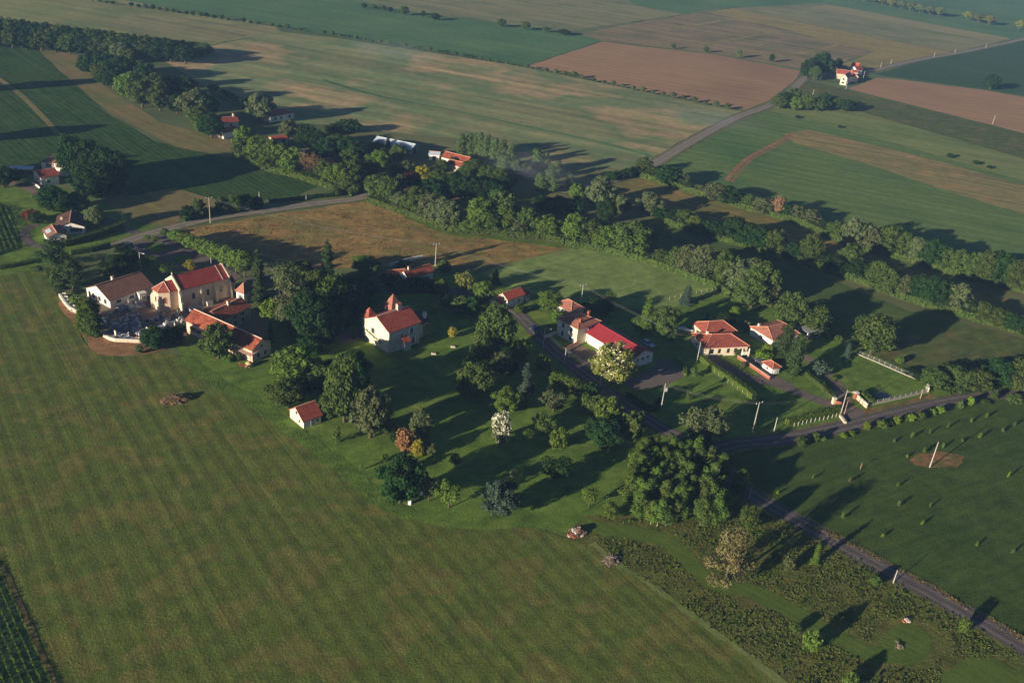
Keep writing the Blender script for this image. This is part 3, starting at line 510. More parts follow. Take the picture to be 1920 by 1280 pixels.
# ---- garden and village trees, one by one: name kind leaf x ybase ytop width label
VILLAGE = '''
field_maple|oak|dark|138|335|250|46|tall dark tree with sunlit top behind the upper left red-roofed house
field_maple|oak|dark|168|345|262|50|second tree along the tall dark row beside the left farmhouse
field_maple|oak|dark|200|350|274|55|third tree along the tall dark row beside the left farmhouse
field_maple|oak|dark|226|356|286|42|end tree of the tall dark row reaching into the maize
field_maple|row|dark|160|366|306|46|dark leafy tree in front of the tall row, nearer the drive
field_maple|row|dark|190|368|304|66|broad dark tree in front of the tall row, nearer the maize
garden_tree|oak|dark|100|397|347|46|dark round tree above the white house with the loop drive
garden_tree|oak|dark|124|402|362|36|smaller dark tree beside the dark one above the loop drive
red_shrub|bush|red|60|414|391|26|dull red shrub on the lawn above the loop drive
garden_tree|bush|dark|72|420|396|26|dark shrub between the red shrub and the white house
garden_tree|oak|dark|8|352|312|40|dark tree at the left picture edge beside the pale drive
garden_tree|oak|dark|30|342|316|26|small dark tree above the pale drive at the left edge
garden_tree|oak|oak|145|396|361|40|mid-green tree behind the white house with the dark roof
weeping_willow|oak|grey|182|427|385|32|pale feathery tree at the corner of the white house garden
garden_tree|bush|light|163|408|394|22|yellow-green bush left of the pale feathery tree
cedar_tree|cedar|conifer|105|512|445|76|large dark conifer at the left end of the churchyard group
cedar_tree|cedar|conifer|138|548|482|48|dark conifer nearest the brown-roofed hall
lime_tree|row|oak|112|543|502|36|lighter green tree at the field corner below the big conifer
walnut_tree|row|light|168|600|560|38|bright tree on the bank left of the graves
walnut_tree|row|oak|176|632|585|36|leafy tree at the left end of the graveyard wall
walnut_tree|row|light|160|622|578|30|leafy bright bush-like tree above the bare earth bank
laurel_bush|bush|light|146|570|552|26|small leafy bush beside the hall's left gable
garden_tree|fruit|light|232|481|456|34|light young tree at the car park edge behind the hall
garden_tree|fruit|light|207|526|500|28|small bright tree behind the left end of the hall roof
garden_tree|oak|dark|220|512|480|48|dark tree behind the hall roof ridge
garden_tree|oak|dark|244|500|470|38|dark tree in the car park between the hall and the junction
young_plane|fruit|light|281|500|478|26|thin tree in the car park next to the lamp pole
young_plane|fruit|plane|312|513|491|34|low spreading tree in the car park left of the church roof
young_plane|fruit|gold|357|511|486|20|yellowish narrow tree behind the church ridge
young_plane|fruit|light|291|457|442|15|small tree at the upper car park, nearer the plane row
young_plane|fruit|light|276|452|440|14|small tree at the car park entrance
round_bush|bush|oak|309|441|428|16|round bush at the corner where the two upper roads meet
spruce_tree|spruce|conifer|487|566|462|50|tall pointed spruce standing right of the church
spruce_tree|spruce|conifer|614|542|446|50|tall pointed spruce in the park, top against the hay meadow
cedar_tree|cedar|grey|541|612|492|78|big greyish conifer in the park left of the manor
lime_tree|oak|oak|565|548|487|50|round tree behind the big greyish conifer
chestnut_tree|oak|dark|581|641|545|74|large deep-green domed tree in the middle of the park
lime_tree|oak|light|617|602|516|58|sunlit yellow-green tree below the park spruce
lime_tree|oak|oak|634|565|515|58|round tree between the park spruce and the hidden house
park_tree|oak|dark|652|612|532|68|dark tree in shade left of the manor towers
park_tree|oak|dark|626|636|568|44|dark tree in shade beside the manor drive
acacia_tree|fruit|bright|507|607|558|38|bright yellow-green tree between farm and park conifers
yew_tree|spruce|conifer|508|642|604|20|small dark cone beside the farmhouse end wall
lime_tree|oak|oak|690|517|484|46|tree left of the hidden dark-roofed house
lime_tree|oak|light|680|502|480|36|light tree at the hay meadow edge above the hidden house
willow_tree|row|light|553|716|648|80|very broad light-green tree between farm and small cottage
fig_bush|bush|bright|617|637|614|20|bright green bush at the foot of the big domed tree
apple_tree|oak|oak|540|764|711|54|round tree at the field edge left of the small cottage
hazel_bush|bush|oak|516|752|716|38|low bush at the grass bank left of the small cottage
ash_tree|oak|oak|645|791|664|58|tall tree with bare trunk right of the small cottage
ash_tree|oak|dark|662|742|658|58|dark crown behind the tall bare-trunked tree
hazel_bush|row|oak|624|782|726|44|sunlit tree touching the small cottage roof
ash_tree|oak|grey|694|820|727|62|broad greyish tree in the lawn right of the cottage
hazel_bush|bush|dark|664|792|756|26|shaded bush between the two trees right of the cottage
park_tree|row|dark|630|706|676|52|dark tree between the broad light tree and the manor
cypress_tree|cypress|conifer|664|636|606|8|thin dark cypress at the manor's left corner
young_fruit_tree|sapling|oak|631|831|797|18|small round-headed young tree on the lawn below the cottage
young_fruit_tree|sapling|light|677|882|866|7|tiny staked tree near the field edge
holm_oak|row|grey|787|823|765|38|upright grey-green tree above the rust-coloured shrub
smoke_bush|bush|rust|760|846|801|36|rust-coloured fluffy shrub in the lower orchard
bamboo_clump|bush|gold|783|857|823|21|yellow bamboo-like clump beside the rust-coloured shrub
pale_shrub|bush|grey|806|853|828|25|pale grey-green shrub right of the yellow clump
hazel_bush|bush|oak|733|817|785|26|green bush left of the rust-coloured shrub
evergreen_oak|oak|dark|750|942|858|76|large dark round tree at the field's inner corner
plum_tree|fruit|grey|804|940|890|32|thin grey-leaved tree right of the large dark corner tree
walnut_tree|fruit|light|841|952|901|44|light green tree with open crown at the field edge
young_fruit_tree|fruit|dark|852|876|849|22|small dark tree alone in orchard shade
ash_tree|oak|oak|925|672|571|62|tallest orchard tree, beside the village street
ash_tree|oak|oak|905|684|614|46|middle crown below the tallest orchard tree
ash_tree|oak|grey|936|702|660|42|greyish crown at the foot of the tall orchard group
hawthorn_bush|bush|light|975|674|634|34|light rounded tree by the street bank above the orchard
hawthorn_bush|bush|light|1015|697|664|27|light small tree on the street bank opposite the villa
cherry_tree|oak|oak|893|742|679|62|broad tree left of the tall orchard group
plum_tree|bush|oak|870|742|714|30|low tree at the left foot of the broad orchard tree
blue_fir|spruce|blue|985|733|679|42|blue-green conical tree in the middle orchard
apple_tree|oak|light|948|774|727|46|sunlit round tree in the orchard below the blue-green cone
apple_tree|bush|light|980|762|734|23|small sunlit tree touching the round one below the blue-green cone
apple_tree|fruit|grey|1037|772|734|48|round pale-green tree in the orchard near the street bank
blossom_shrub|bush|grey|938|833|775|34|white-blossomed upright shrub in the orchard
young_fruit_tree|fruit|light|989|832|804|23|small light tree right of the white-blossomed shrub
pear_tree|fruit|oak|1017|817|774|40|mid-green tree between the white-blossomed shrub and the street
pear_tree|bush|light|1045|840|800|34|light bushy tree with dead twigs near the orchard middle
elder_tree|oak|dark|1128|838|785|60|dark spreading tree at the orchard's street corner
quince_tree|fruit|dark|1040|902|857|56|dark round tree alone on the lower orchard lawn
evergreen_oak|oak|blue|934|964|904|62|bluish dark round tree at the field edge in the middle
elder_bush|fruit|grey|958|902|880|20|small greyish shrub above the bluish dark tree
young_birch|fruit|light|1103|952|911|30|young tree left of the birch grove
young_birch|birch|light|1140|974|938|30|young light tree at the lower left of the birch grove
thuja|cypress|bright|1231|840|811|13|light narrow conifer at the street above the birch grove
alder_tree|row|dark|1302|852|812|52|dark tree by the junction behind the birch grove
alder_tree|row|dark|1328|908|868|30|dark tree between the birch grove and the main road
birch_tree|birch|birch|1384|922|882|32|single tree right of the main road at the bend
alder_tree|oak|oak|1400|992|948|37|round tree below the main road, right of the birch grove
scots_pine|pine|pine|1360|1090|994|90|large brownish-grey pine standing in the scrub
young_larch|spruce|light|1527|1056|1016|27|light conical tree in the scrub by the main road
willow_bush|bush|grey|1477|1069|1041|22|pale bush left of the light cone in the scrub
willow_bush|bush|oak|1640|1096|1079|22|low bush at the road beside the pale post
willow_bush|bush|light|1803|1187|1157|21|light bush by the road near the lower right corner
hornbeam_bush|bush|light|1517|1217|1181|34|light round bush throwing a shadow on the mown path
hornbeam_bush|bush|oak|1490|1187|1169|18|small bush just above the light round one
hornbeam_bush|bush|light|1592|1286|1262|30|light bush at the bottom picture edge
ash_tree|fruit|grey|1296|824|764|50|pale half-bare tree at the road junction, left stem
ash_tree|oak|grey|1326|826|766|54|pale leafy tree at the road junction, right stem
horse_chestnut|oak|chestnut|1147|720|643|72|large blossoming tree in front of the red hall
lime_tree|oak|light|1028|581|547|44|light tree by the hip-roofed house
lime_tree|bush|light|1047|604|581|30|round bright tree in front of the hip-roofed house
garden_bush|bush|light|973|586|572|23|round bush beside the street by the red outbuilding
garden_bush|bush|oak|987|583|573|11|tiny bush right of the round one by the outbuilding
maple_tree|oak|light|905|569|527|35|round light tree left of the red-tiled outbuilding
maple_tree|fruit|chestnut|868|552|508|35|yellowish tree left of the power pole near the outbuilding
fir_tree|spruce|conifer|928|532|504|28|dark pointed tree in the meadow behind the outbuilding
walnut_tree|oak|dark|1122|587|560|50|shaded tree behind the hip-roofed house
walnut_tree|fruit|oak|1141|572|546|22|thin tree top above the shaded one behind the villa
larch_tree|spruce|light|1208|622|554|46|light feathery tree behind the red hall
plum_tree|oak|oak|1243|630|574|46|round tree right of the light feathery one behind the hall
plum_tree|bush|oak|1200|617|592|30|low bush at the foot of the feathery tree behind the hall
plum_tree|bush|dark|1260|637|619|20|small bush below the round tree behind the hall
blue_fir|spruce|blue|1286|569|534|36|blue-grey fir in the meadow corner
young_maple|fruit|bright|1304|619|597|17|small bright tree by the white boat
young_fruit_tree|sapling|oak|1300|707|685|17|slim young tree between hall car park and hedge
young_fruit_tree|sapling|oak|1290|752|729|15|slim young tree below the hall car park
golden_robinia|fruit|bright|1375|599|574|18|bright tree behind the orange house, left one
golden_robinia|fruit|bright|1392|591|573|15|bright tree behind the orange house, right one
thuja|spruce|blue|1325|601|581|13|small grey cone behind the orange house
garden_tree|oak|dark|1358|611|589|34|shaded tree right behind the orange house ridge
garden_bush|bush|grey|1397|616|601|18|small pale bush between the orange and the shaded house
oak_tree|oak|oak|1478|612|549|56|round tree behind the shaded right-hand house
oak_tree|oak|oak|1524|620|571|56|second round tree right of the shaded house
oak_tree|oak|oak|1632|664|591|70|big solitary oak with a long shadow across the meadow
blue_spruce|spruce|blue|1586|673|641|24|small blue spruce beside the fenced lawn
olive_tree|bush|blue|1538|701|677|35|silvery round tree beside the upper drive
leyland_cypress|poplar|conifer|1464|677|604|30|tall dark cypress in front of the shaded house, left one
leyland_cypress|poplar|conifer|1483|706|627|32|tall cypress in front of the shaded house, right one
spindle_bush|bush|bright|1437|662|643|18|yellow-green ball shrub by the parked car
spindle_bush|bush|bright|1430|676|659|33|wide bright hedge-like shrub above the parked car
garden_bush|bush|grey|1392|689|677|11|small shrub on the lawn by the brick wall
garden_bush|bush|oak|1382|667|654|13|small palm-like shrub at the orange house corner
garden_bush|bush|light|1564|711|705|12|flat round shrub on the lawn beside the upper drive
blackthorn_thicket|row|oak|1750|727|691|48|scrubby tree right of the garden fence corner
blackthorn_thicket|row|oak|1790|722|686|52|scrubby tree next to the fence corner one, left of the lamp
blackthorn_thicket|row|oak|1831|730|692|46|light scrubby tree in front of the lamp pole
blackthorn_thicket|row|dark|1868|722|670|56|dark scrubby tree behind the lamp pole
blackthorn_thicket|row|oak|1908|732|672|56|scrubby tree at the right picture edge by the road
blackthorn_thicket|row|oak|1890|708|668|46|scrubby tree top behind the right edge thicket
garden_bush|bush|light|1685|681|668|15|small round shrub beyond the garden fence
garden_bush|bush|light|1553|633|617|20|bush by the carport of the shaded house
garden_bush|bush|oak|1572|640|628|18|low bush right of the carport
blackthorn_thicket|bush|oak|1900|755|738|30|bushes where the road leaves the picture
'''
for ln in VILLAGE.strip().split('\n'):
    f = ln.split('|'); nm, kd, lf = f[:3]; x, yb, yt, wd = map(float, f[3:7])
    bloom = (BLOOM_OAK, 'cream') if nm == 'horse_chestnut' else (BLOOM_BUSH, 'white') if nm == 'blossom_shrub' else None
    tree(nm, kd, lf, x, yb, yt, wd, f[7], bloom=bloom, cat='shrub' if kd == 'bush' and ('bush' in nm or 'shrub' in nm) else 'tree')

def row(name, kind, leafs, rows_, label, group, cat='tree'):
    for i, r in enumerate(rows_):
        lf = r[4] if len(r) > 4 else leafs[rt.randrange(len(leafs))]
        kd = r[5] if len(r) > 5 else kind
        tree(name, kd, lf, r[0], r[1], r[2], r[3], label.format(ORD[i]) if '{}' in label else label, group, cat)
# avenue of clipped plane trees between car park and hay meadow
row('plane_tree', 'plane', ['plane'], [(330+i*16.1, 458+i*7.75, 430+i*5.3, 29+i*0.9) for i in range(9)], '{} clipped plane tree of the avenue, counted from the upper road', 'avenue of plane trees beside the car park')
# hedgerow between the far crop and the dry grass strip
row('hedgerow_tree', 'row', ['oak', 'dark', 'oak', 'grey'], [(1205,326,294,30),(1222,331,312,26),(1252,346,310,44),(1275,348,320,30),(1293,356,340,22),(1312,363,348,28),(1340,376,342,40),(1367,381,350,50),(1402,391,364,28),(1428,401,370,36),(1455,406,367,28,'pink','fruit'),(1472,410,380,26),(1491,414,384,32),(1518,422,392,34),(1541,431,413,24),(1565,446,414,34),(1597,463,407,42),(1626,469,421,37),(1662,476,419,46),(1691,484,434,36),(1715,492,444,36),(1741,501,449,42),(1767,507,461,34),(1791,514,468,37),(1817,520,471,37),(1843,527,471,42),(1867,532,469,42),(1892,540,484,38),(1914,547,487,38),(1948,555,490,44)],
    '{} tree from the far road in the outermost hedgerow', 'outermost hedgerow along the far crop')
row('hedgerow_tree', 'row', ['oak', 'dark', 'grey'], [(1122,387,331,46),(1165,397,365,32),(1218,402,359,45,'grey'),(1233,408,384,32),(1262,417,394,36),(1279,422,391,32),(1300,431,404,32,'light'),(1331,442,414,42,'dark'),(1352,447,420,36,'dark'),(1376,454,404,50),(1397,460,418,46),(1420,466,424,46,'dark'),(1450,479,429,36,'oak','oak'),(1482,487,455,34),(1517,492,439,40,'oak','oak'),(1558,508,478,42,'dark'),(1588,503,457,42,'oak','oak'),(1606,523,489,46,'dark'),(1640,541,487,36),(1663,552,504,40),(1690,557,516,32),(1713,564,511,34),(1738,572,517,42),(1761,578,524,42),(1786,585,529,42),(1815,593,561,32),(1841,603,566,37),(1867,611,579,37),(1893,618,587,37),(1916,625,594,37),(1948,634,600,44)],
    '{} tree from the left in the hedgerow between dry strip and shaded meadow', 'hedgerow between dry strip and shaded meadow')
row('hedgerow_tree', 'row', ['oak', 'oak', 'grey'], [(1072,457,400,42,'light','oak'),(1094,458,414,32),(1110,462,411,36),(1131,467,424,42,'light','oak'),(1182,481,414,72,'oak','oak'),(1222,487,459,27),(1241,497,469,37),(1265,507,464,37),(1282,513,457,42),(1312,524,459,42,'grey','oak'),(1352,534,469,46,'oak','oak'),(1380,549,489,46),(1397,544,481,50),(1419,568,489,55,'oak','oak'),(1408,576,515,58,'oak','oak'),(1434,574,520,42)],
    '{} tree from the left in the hedgerow above the green meadow', 'hedgerow above the green meadow')
row('hedgerow_tree', 'row', ['oak', 'grey', 'oak'], [(706,376,327,42,'oak','oak'),(728,382,329,38,'oak','oak'),(746,391,359,27),(762,398,364,27),(779,402,349,43,'oak','oak'),(806,418,361,42,'grey','oak'),(826,424,369,42,'grey','oak'),(843,429,374,38),(880,434,409,42,'light'),(896,430,371,52,'light','oak'),(924,436,399,42),(939,424,355,57,'oak','oak'),(949,434,384,37,'light'),(970,439,409,37),(986,436,387,42),(1026,444,404,47,'light','oak')],
    '{} tree from the road corner in the treeline above the hay meadow', 'treeline above the hay meadow')
row('hedgerow_tree', 'row', ['light', 'oak', 'light'], [(450,291,257,28),(457,287,236,37,'light','oak'),(471,302,269,32),(483,303,254,42,'light','oak'),(500,318,284,32),(508,308,257,28),(526,316,269,42),(543,328,294,32),(553,324,274,38,'light'),(571,329,281,24,'rust','bare'),(588,334,284,27,'rust','bare'),(606,339,299,28),(622,349,309,38,'light'),(640,352,304,38,'light'),(658,364,324,42,'oak','oak'),(661,349,299,42,'oak','oak'),(634,366,345,24)],
    '{} tree from the upper end in the hedge beside the maize headland', 'hedge between maize headland and hamlet')
row('hamlet_tree', 'oak', ['oak'], [(541,264,222,28,'grey'),(575,277,234,42,'dark'),(592,287,244,42,'dark'),(611,302,259,42,'dark'),(630,292,251,37,'oak'),(651,302,254,42,'dark'),(656,312,279,37,'oak'),(669,307,261,32,'dark'),(487,228,174,46,'grey'),(471,217,181,28,'dark')],
    '{} tree from the left among the houses of the upper hamlet', 'garden trees of the upper hamlet')
row('hamlet_shrub', 'bush', ['dark', 'oak'], [(620,247,234,32),(640,248,229,37),(656,248,221,36)], '{} shrub from the left in the thicket above the hamlet', 'thicket above the hamlet', 'shrub')
row('garden_tree', 'oak', ['dark'], [(792,348,309,32,'gold'),(819,353,317,32,'oak'),(773,351,321,30,'purple'),(751,358,327,24,'oak'),(761,331,301,30,'grey'),(743,333,311,22,'dark'),(712,318,284,46,'light'),(706,298,267,42,'oak'),(746,303,271,32,'oak'),(727,283,257,22,'conifer','spruce'),(691,337,299,32,'dark'),(829,321,299,22,'oak'),(849,313,294,17,'oak'),(889,328,299,37,'oak'),(913,348,311,37,'oak'),(936,353,317,37,'oak'),(871,343,311,32,'oak'),(846,368,324,46,'dark'),(871,373,329,50,'dark'),(896,375,334,50,'dark'),(921,378,339,46,'dark'),(943,365,329,32,'dark'),(809,373,334,46,'dark'),(790,375,344,37,'dark'),(1021,393,369,42,'dark'),(1051,398,369,42,'dark'),(1076,398,374,32,'dark'),(1136,418,374,37,'dark'),(1079,378,344,27,'light'),(1083,371,345,27,'light')],
    '{} tree from the front, counted through the hamlet grove below the long barn', 'hamlet grove below the long barn')
row('poplar_tree', 'poplar', ['poplar'], [(865,292,251,21),(880,292,252,20),(890,293,250,20),(900,295,249,20),(910,298,252,20),(925,303,259,21),(940,313,264,22),(955,315,269,21),(945,333,289,26),(965,338,299,26),(979,338,304,23),(1005,328,279,26),(1022,328,286,17),(1042,333,302,21),(1030,348,311,25),(1012,361,325,25),(1036,361,329,23),(1067,355,326,15)],
    '{} grey-green poplar from the left behind the hamlet farm', 'grey-green poplars behind the hamlet farm')
row('field_hedge_bush', 'bush', ['dark'], [(1146,338,321,24),(1161,335,319,24),(1176,333,314,24),(1190,330,311,24)], '{} bush from the left in the dark hedge leading to the far road', 'dark hedge leading to the far road', 'shrub')
# woods on the rise, upper left
wood = [(-40+i*21, 76+i*1.8-(6 if i > 17 else 0), 26+i*2.7, 36) for i in range(21)]+[(-30+i*27, 86+i*2.4, 48+i*2.4, 38) for i in range(15)]
row('woodland_tree', 'oak', ['dark', 'dark', 'oak'], [w_ for w_ in wood if w_[0] < 405], 'dark tree in the long wood along the upper left rise', 'long wood along the upper left rise')
row('woodland_tree', 'oak', ['grey', 'oak', 'oak'], [(186,103,69,32),(206,108,74,36),(226,113,79,36),(246,118,91,24)], '{} pale tree from the left in the clump before the long wood', 'pale clump before the long wood')
row('copse_tree', 'oak', ['dark', 'oak', 'dark'], [(173,142,99,46),(200,148,99,46),(230,153,104,46),(198,159,117,42),(213,168,121,50),(247,188,134,46,'light'),(275,168,117,42),(267,202,149,46),(293,198,137,46),(323,194,141,46),(350,194,144,42),(301,208,159,42),(333,214,177,32),(366,228,167,52,'grey'),(388,229,171,42),(374,242,199,37),(397,259,211,42),(383,252,224,32,'light')],
    '{} tree from the upper end of the copse beside the maize', 'copse beside the maize')
row('hedge_bush', 'bush', ['dark'], [(396+i*9.5, 168+i*4.6, 156+i*4.6, 15) for i in range(8)], '{} bush in the low hedge running down from the copse', 'low hedge running down from the copse', 'shrub')
# off-picture trees on the left whose long shadows cross the maize
row('woodland_tree', 'oak', ['dark'], [(-70,172,110,50),(-110,270,200,55),(-45,330,262,50),(-70,345,275,50)], '{} dark tree outside the left picture edge beside the maize', 'trees beyond the left edge')
# tree rows on the plain
def line_xy(xs, a, b): return [(x, a[1]+(b[1]-a[1])*(x-a[0])/(b[0]-a[0])) for x in xs]
def small_row(name, xs, a, b, h, wpx, label, group, leafs=('poplar', 'oak', 'grey'), kind='plane'):
    L = []
    for (x, y) in line_xy(xs, a, b):
        s = rt.uniform(0.7, 1.3); L.append((x, y, y-h*s, wpx*s*0.95))
    row(name, kind, list(leafs), L, label, group)
small_row('field_tree', [s/3 for s in (520,560,600,635,740,780,820,860,895,935,970,1010,1050,1085,1125,1160,1205,1245,1285,1370,1410,1450,1530,1575,1615,1690,1825,1870)], (173, 4), (623, 68), 9, 9, '{} tree from the left in the upper part of the long field row', 'long row of field trees, upper part', ('dark', 'oak'))
small_row('field_tree', [600+s/2.824 for s in (20,65,105,150,190,235,275,320,365,410,450,520,580,625,670,715,755,805,850,895,935,990,1050)], (607, 66), (972, 126), 9, 9, '{} tree from the left in the middle part of the long field row', 'long row of field trees, middle part')
small_row('field_tree', [600+s/2.824 for s in (1095,1145,1195,1245,1295,1345,1390,1445,1500,1550,1600,1655,1705,1760,1815,1865)]+[1240+s/2.824 for s in (60,115,170,230,285,345)], (988, 130), (1362, 206), 11, 11, '{} tree from the left in the row along the bare brown field', 'row along the bare brown field')
row('plain_tree', 'oak', ['dark', 'oak'], [(683,16,6,10),(701,18,8,10),(719,21,10,10),(732,24,13,9),(757,29,11,18),(793,33,20,8),(816,38,25,16),(940,51,35,16),(985,57,40,16),(1022,61,50,11),(1057,66,55,22),(1262,92,81,8),(1323,99,87,9),(1384,109,92,10,'grey'),(1446,117,101,9)],
    '{} tree from the left along the second ditch of the plain', 'trees along the second ditch')
row('roadside_tree', 'plane', ['chestnut', 'grey'], [(1620,4,-12,16),(1637,7,-9,16),(1653,10,-7,17),(1669,14,-4,17),(1688,18,0,18),(1705,22,3,18),(1723,26,7,18),(1742,29,10,18),(1759,32,12,18),(1813,40,20,18),(1833,44,24,18),(1852,48,27,18),(1910,57,37,20)],
    '{} tall tree from the left in the row at the top right', 'tall row at the top right')
row('farm_tree', 'oak', ['dark', 'dark', 'oak'], [(1512,147,111,24),(1524,142,104,22),(1538,142,96,28),(1526,151,123,20),(1552,142,111,22),(1569,132,109,14)], '{} tree from the left in the dark clump by the far white farm', 'dark clump by the far white farm')
row('copse_tree', 'oak', ['dark', 'oak'], [(1460,204,178,32),(1473,200,172,28),(1485,199,164,28),(1490,207,181,28,'light'),(1510,207,177,28,'light'),(1530,208,184,28),(1542,206,174,28),(1560,205,179,28),(1583,209,186,28),(1597,207,189,20)], '{} tree from the road in the copse below the far farm', 'copse below the far farm')
row('plain_tree', 'oak', ['dark'], [(1856,168,140,27)], 'broad solitary tree beside the brown field at the far right', None)
row('plain_shrub', 'bush', ['dark'], [(1780,296,287,12),(1830,308,301,14),(1855,316,310,12),(1495,222,216,10),(1575,240,235,9)], '{} dark shrub in the pale pasture, counted from the upper right track', 'shrubs in the pale pasture', 'shrub')
# birch grove above the main road: planted in loose rows
gq = [(1197,970),(1220,983),(1232,987),(1248,985),(1259,980),(1278,974),(1312,986),(1331,982),(1345,979)]
for r_ in range(1, 6):
    for k_ in range(9 if r_ < 3 else 8 if r_ < 5 else 6):
        gq.append((1175+k_*21+r_*4.5+rt.uniform(-5, 5) + (8 if r_ > 3 else 0), 964-r_*20+k_*2.2+rt.uniform(-4, 4)))
for (x, y) in gq: tree('grove_birch', 'birch', ['birch', 'birch', 'light', 'oak'][rt.randrange(4)], x, y, y-rt.uniform(44, 57), rt.uniform(30, 37), 'slender tree in the dense birch grove beside the road junction', 'dense birch grove beside the junction', bark=BARK_P)
# planted saplings in the right-hand meadow
sap = [(1457,926),(1523,898),(1592,904),(1682,913),(1684,949),(1743,951),(1728,984),(1654,1007),(1831,1024),(1898,1038),(1579,972),(1709,821),(1676,829),(1742,814),(1776,803),(1820,792),(1848,784),(1879,810),(1901,799),(1889,896),(1836,822),(1804,828),(1767,840),(1732,849),(1700,858)]
row('young_tree', 'sapling', ['light', 'grey', 'bright'], [(x, y, y-rt.uniform(6, 14), rt.uniform(4, 8)) for x, y in sap], '{} staked young tree of the right-hand meadow, counted from the road bend', 'young trees planted in the right-hand meadow')
bl = [(1498+i*14+rt.uniform(-7, 7), 836-i*3.26+rt.uniform(-3, 3)) for i in range(27) if rt.random() < 0.8]
row('verge_bush', 'bush', ['light', 'bright', 'oak'], [(x, y, y-rt.uniform(6, 19), rt.uniform(9, 22)) for x, y in bl], '{} bush from the left in the line below the side road', 'bushes along the side road', 'shrub')
row('verge_bush', 'bush', ['light', 'light', 'oak'], [(1040,722,694,30),(1052,726,700,26),(1064,731,703,27),(1080,741,709,28),(1107,748,714,30,'dark'),(1100,768,738,34),(1116,780,742,36),(1136,794,742,48),(1158,808,770,34),(1182,827,767,42,'oak')], '{} bush from the top on the bank between orchard and street', 'bushes on the street bank', 'shrub')
row('scrub_tree', 'row', ['oak', 'dark'], [(1705,702,690,22),(1720,712,700,20),(1770,700,680,30),(1930,700,660,50),(1948,725,680,50)], '{} low tree from the left behind the roadside thicket', 'low trees behind the roadside thicket')
# ================================================================ BUILDINGS
W_CREAM = wall_mat('render_cream', (224, 210, 186)); W_WHITE = wall_mat('render_white', (232, 226, 214)); W_PINK = wall_mat('render_pink', (222, 190, 168))
W_STONE = stone_mat('rubble_stone', (184, 178, 168), (214, 206, 194)); W_GREY = wall_mat('render_grey', (196, 188, 176)); W_CHURCH = wall_mat('church_render', (216, 190, 166), 0.1)
W_CONC = wall_mat('concrete', (186, 178, 166), 0.15)
T_RED = tile_mat('tiles_red', (138, 66, 56), (152, 76, 64), (164, 88, 74)); T_OLD = tile_mat('tiles_old', (128, 62, 48), (154, 80, 60), (172, 102, 80), 0.5)
T_CHURCH = tile_mat('tiles_church', (140, 58, 54), (150, 64, 58), (160, 74, 66), 0.24); T_BROWN = tile_mat('tiles_brown', (124, 90, 76), (136, 98, 82), (146, 108, 90), 0.2)
T_ORANGE = tile_mat('tiles_orange', (146, 74, 62), (156, 84, 70), (166, 94, 78), 0.3); T_PINKT = tile_mat('tiles_pinkish', (146, 94, 80), (156, 104, 88), (166, 112, 94), 0.3)
T_BRIGHT = tile_mat('tiles_new_red', (168, 68, 50), (186, 82, 62), (194, 104, 84), 0.35); T_DARK = tile_mat('tiles_dark', (84, 62, 56), (96, 70, 62), (104, 78, 68), 0.2)
M_RED = plain('red_sheet_roof', (146, 48, 56), 0.6, 0.25, 0.14, sc=0.8); M_PALE = plain('pale_sheet_roof', (186, 194, 206), 0.4, 0.5, 0.08); M_GREYR = plain('grey_sheet', (150, 150, 152), 0.5, 0.4)
GLASS = plain('window_glass', (38, 44, 52), 0.12, 0.6, 0.1); FRAME = plain('frame_paint', (222, 218, 208), 0.6); SHUT_W = plain('shutter_white', (226, 226, 226), 0.6)
SHUT_B = plain('shutter_brown', (110, 58, 44), 0.6); SHUT_G = plain('shutter_grey', (150, 160, 166), 0.6); DOORM = plain('door_brown', (96, 62, 46), 0.6)
RIDGE = plain('ridge_tiles', (206, 150, 122), 0.85, 0.2, 0.2); RIDGE_P = plain('ridge_mortar', (220, 190, 168), 0.85, 0.2, 0.15); CHIM = wall_mat('chimney_render', (214, 200, 182)); IRON = plain('dark_iron', (48, 46, 46), 0.5)
BRICK = wall_mat('brick_red', (160, 92, 72), 0.2); TIMBER = plain('weathered_timber', (122, 106, 88), 0.9, 0.1, 0.25); STONEW = stone_mat('pale_stone', (190, 176, 156), (214, 202, 184))

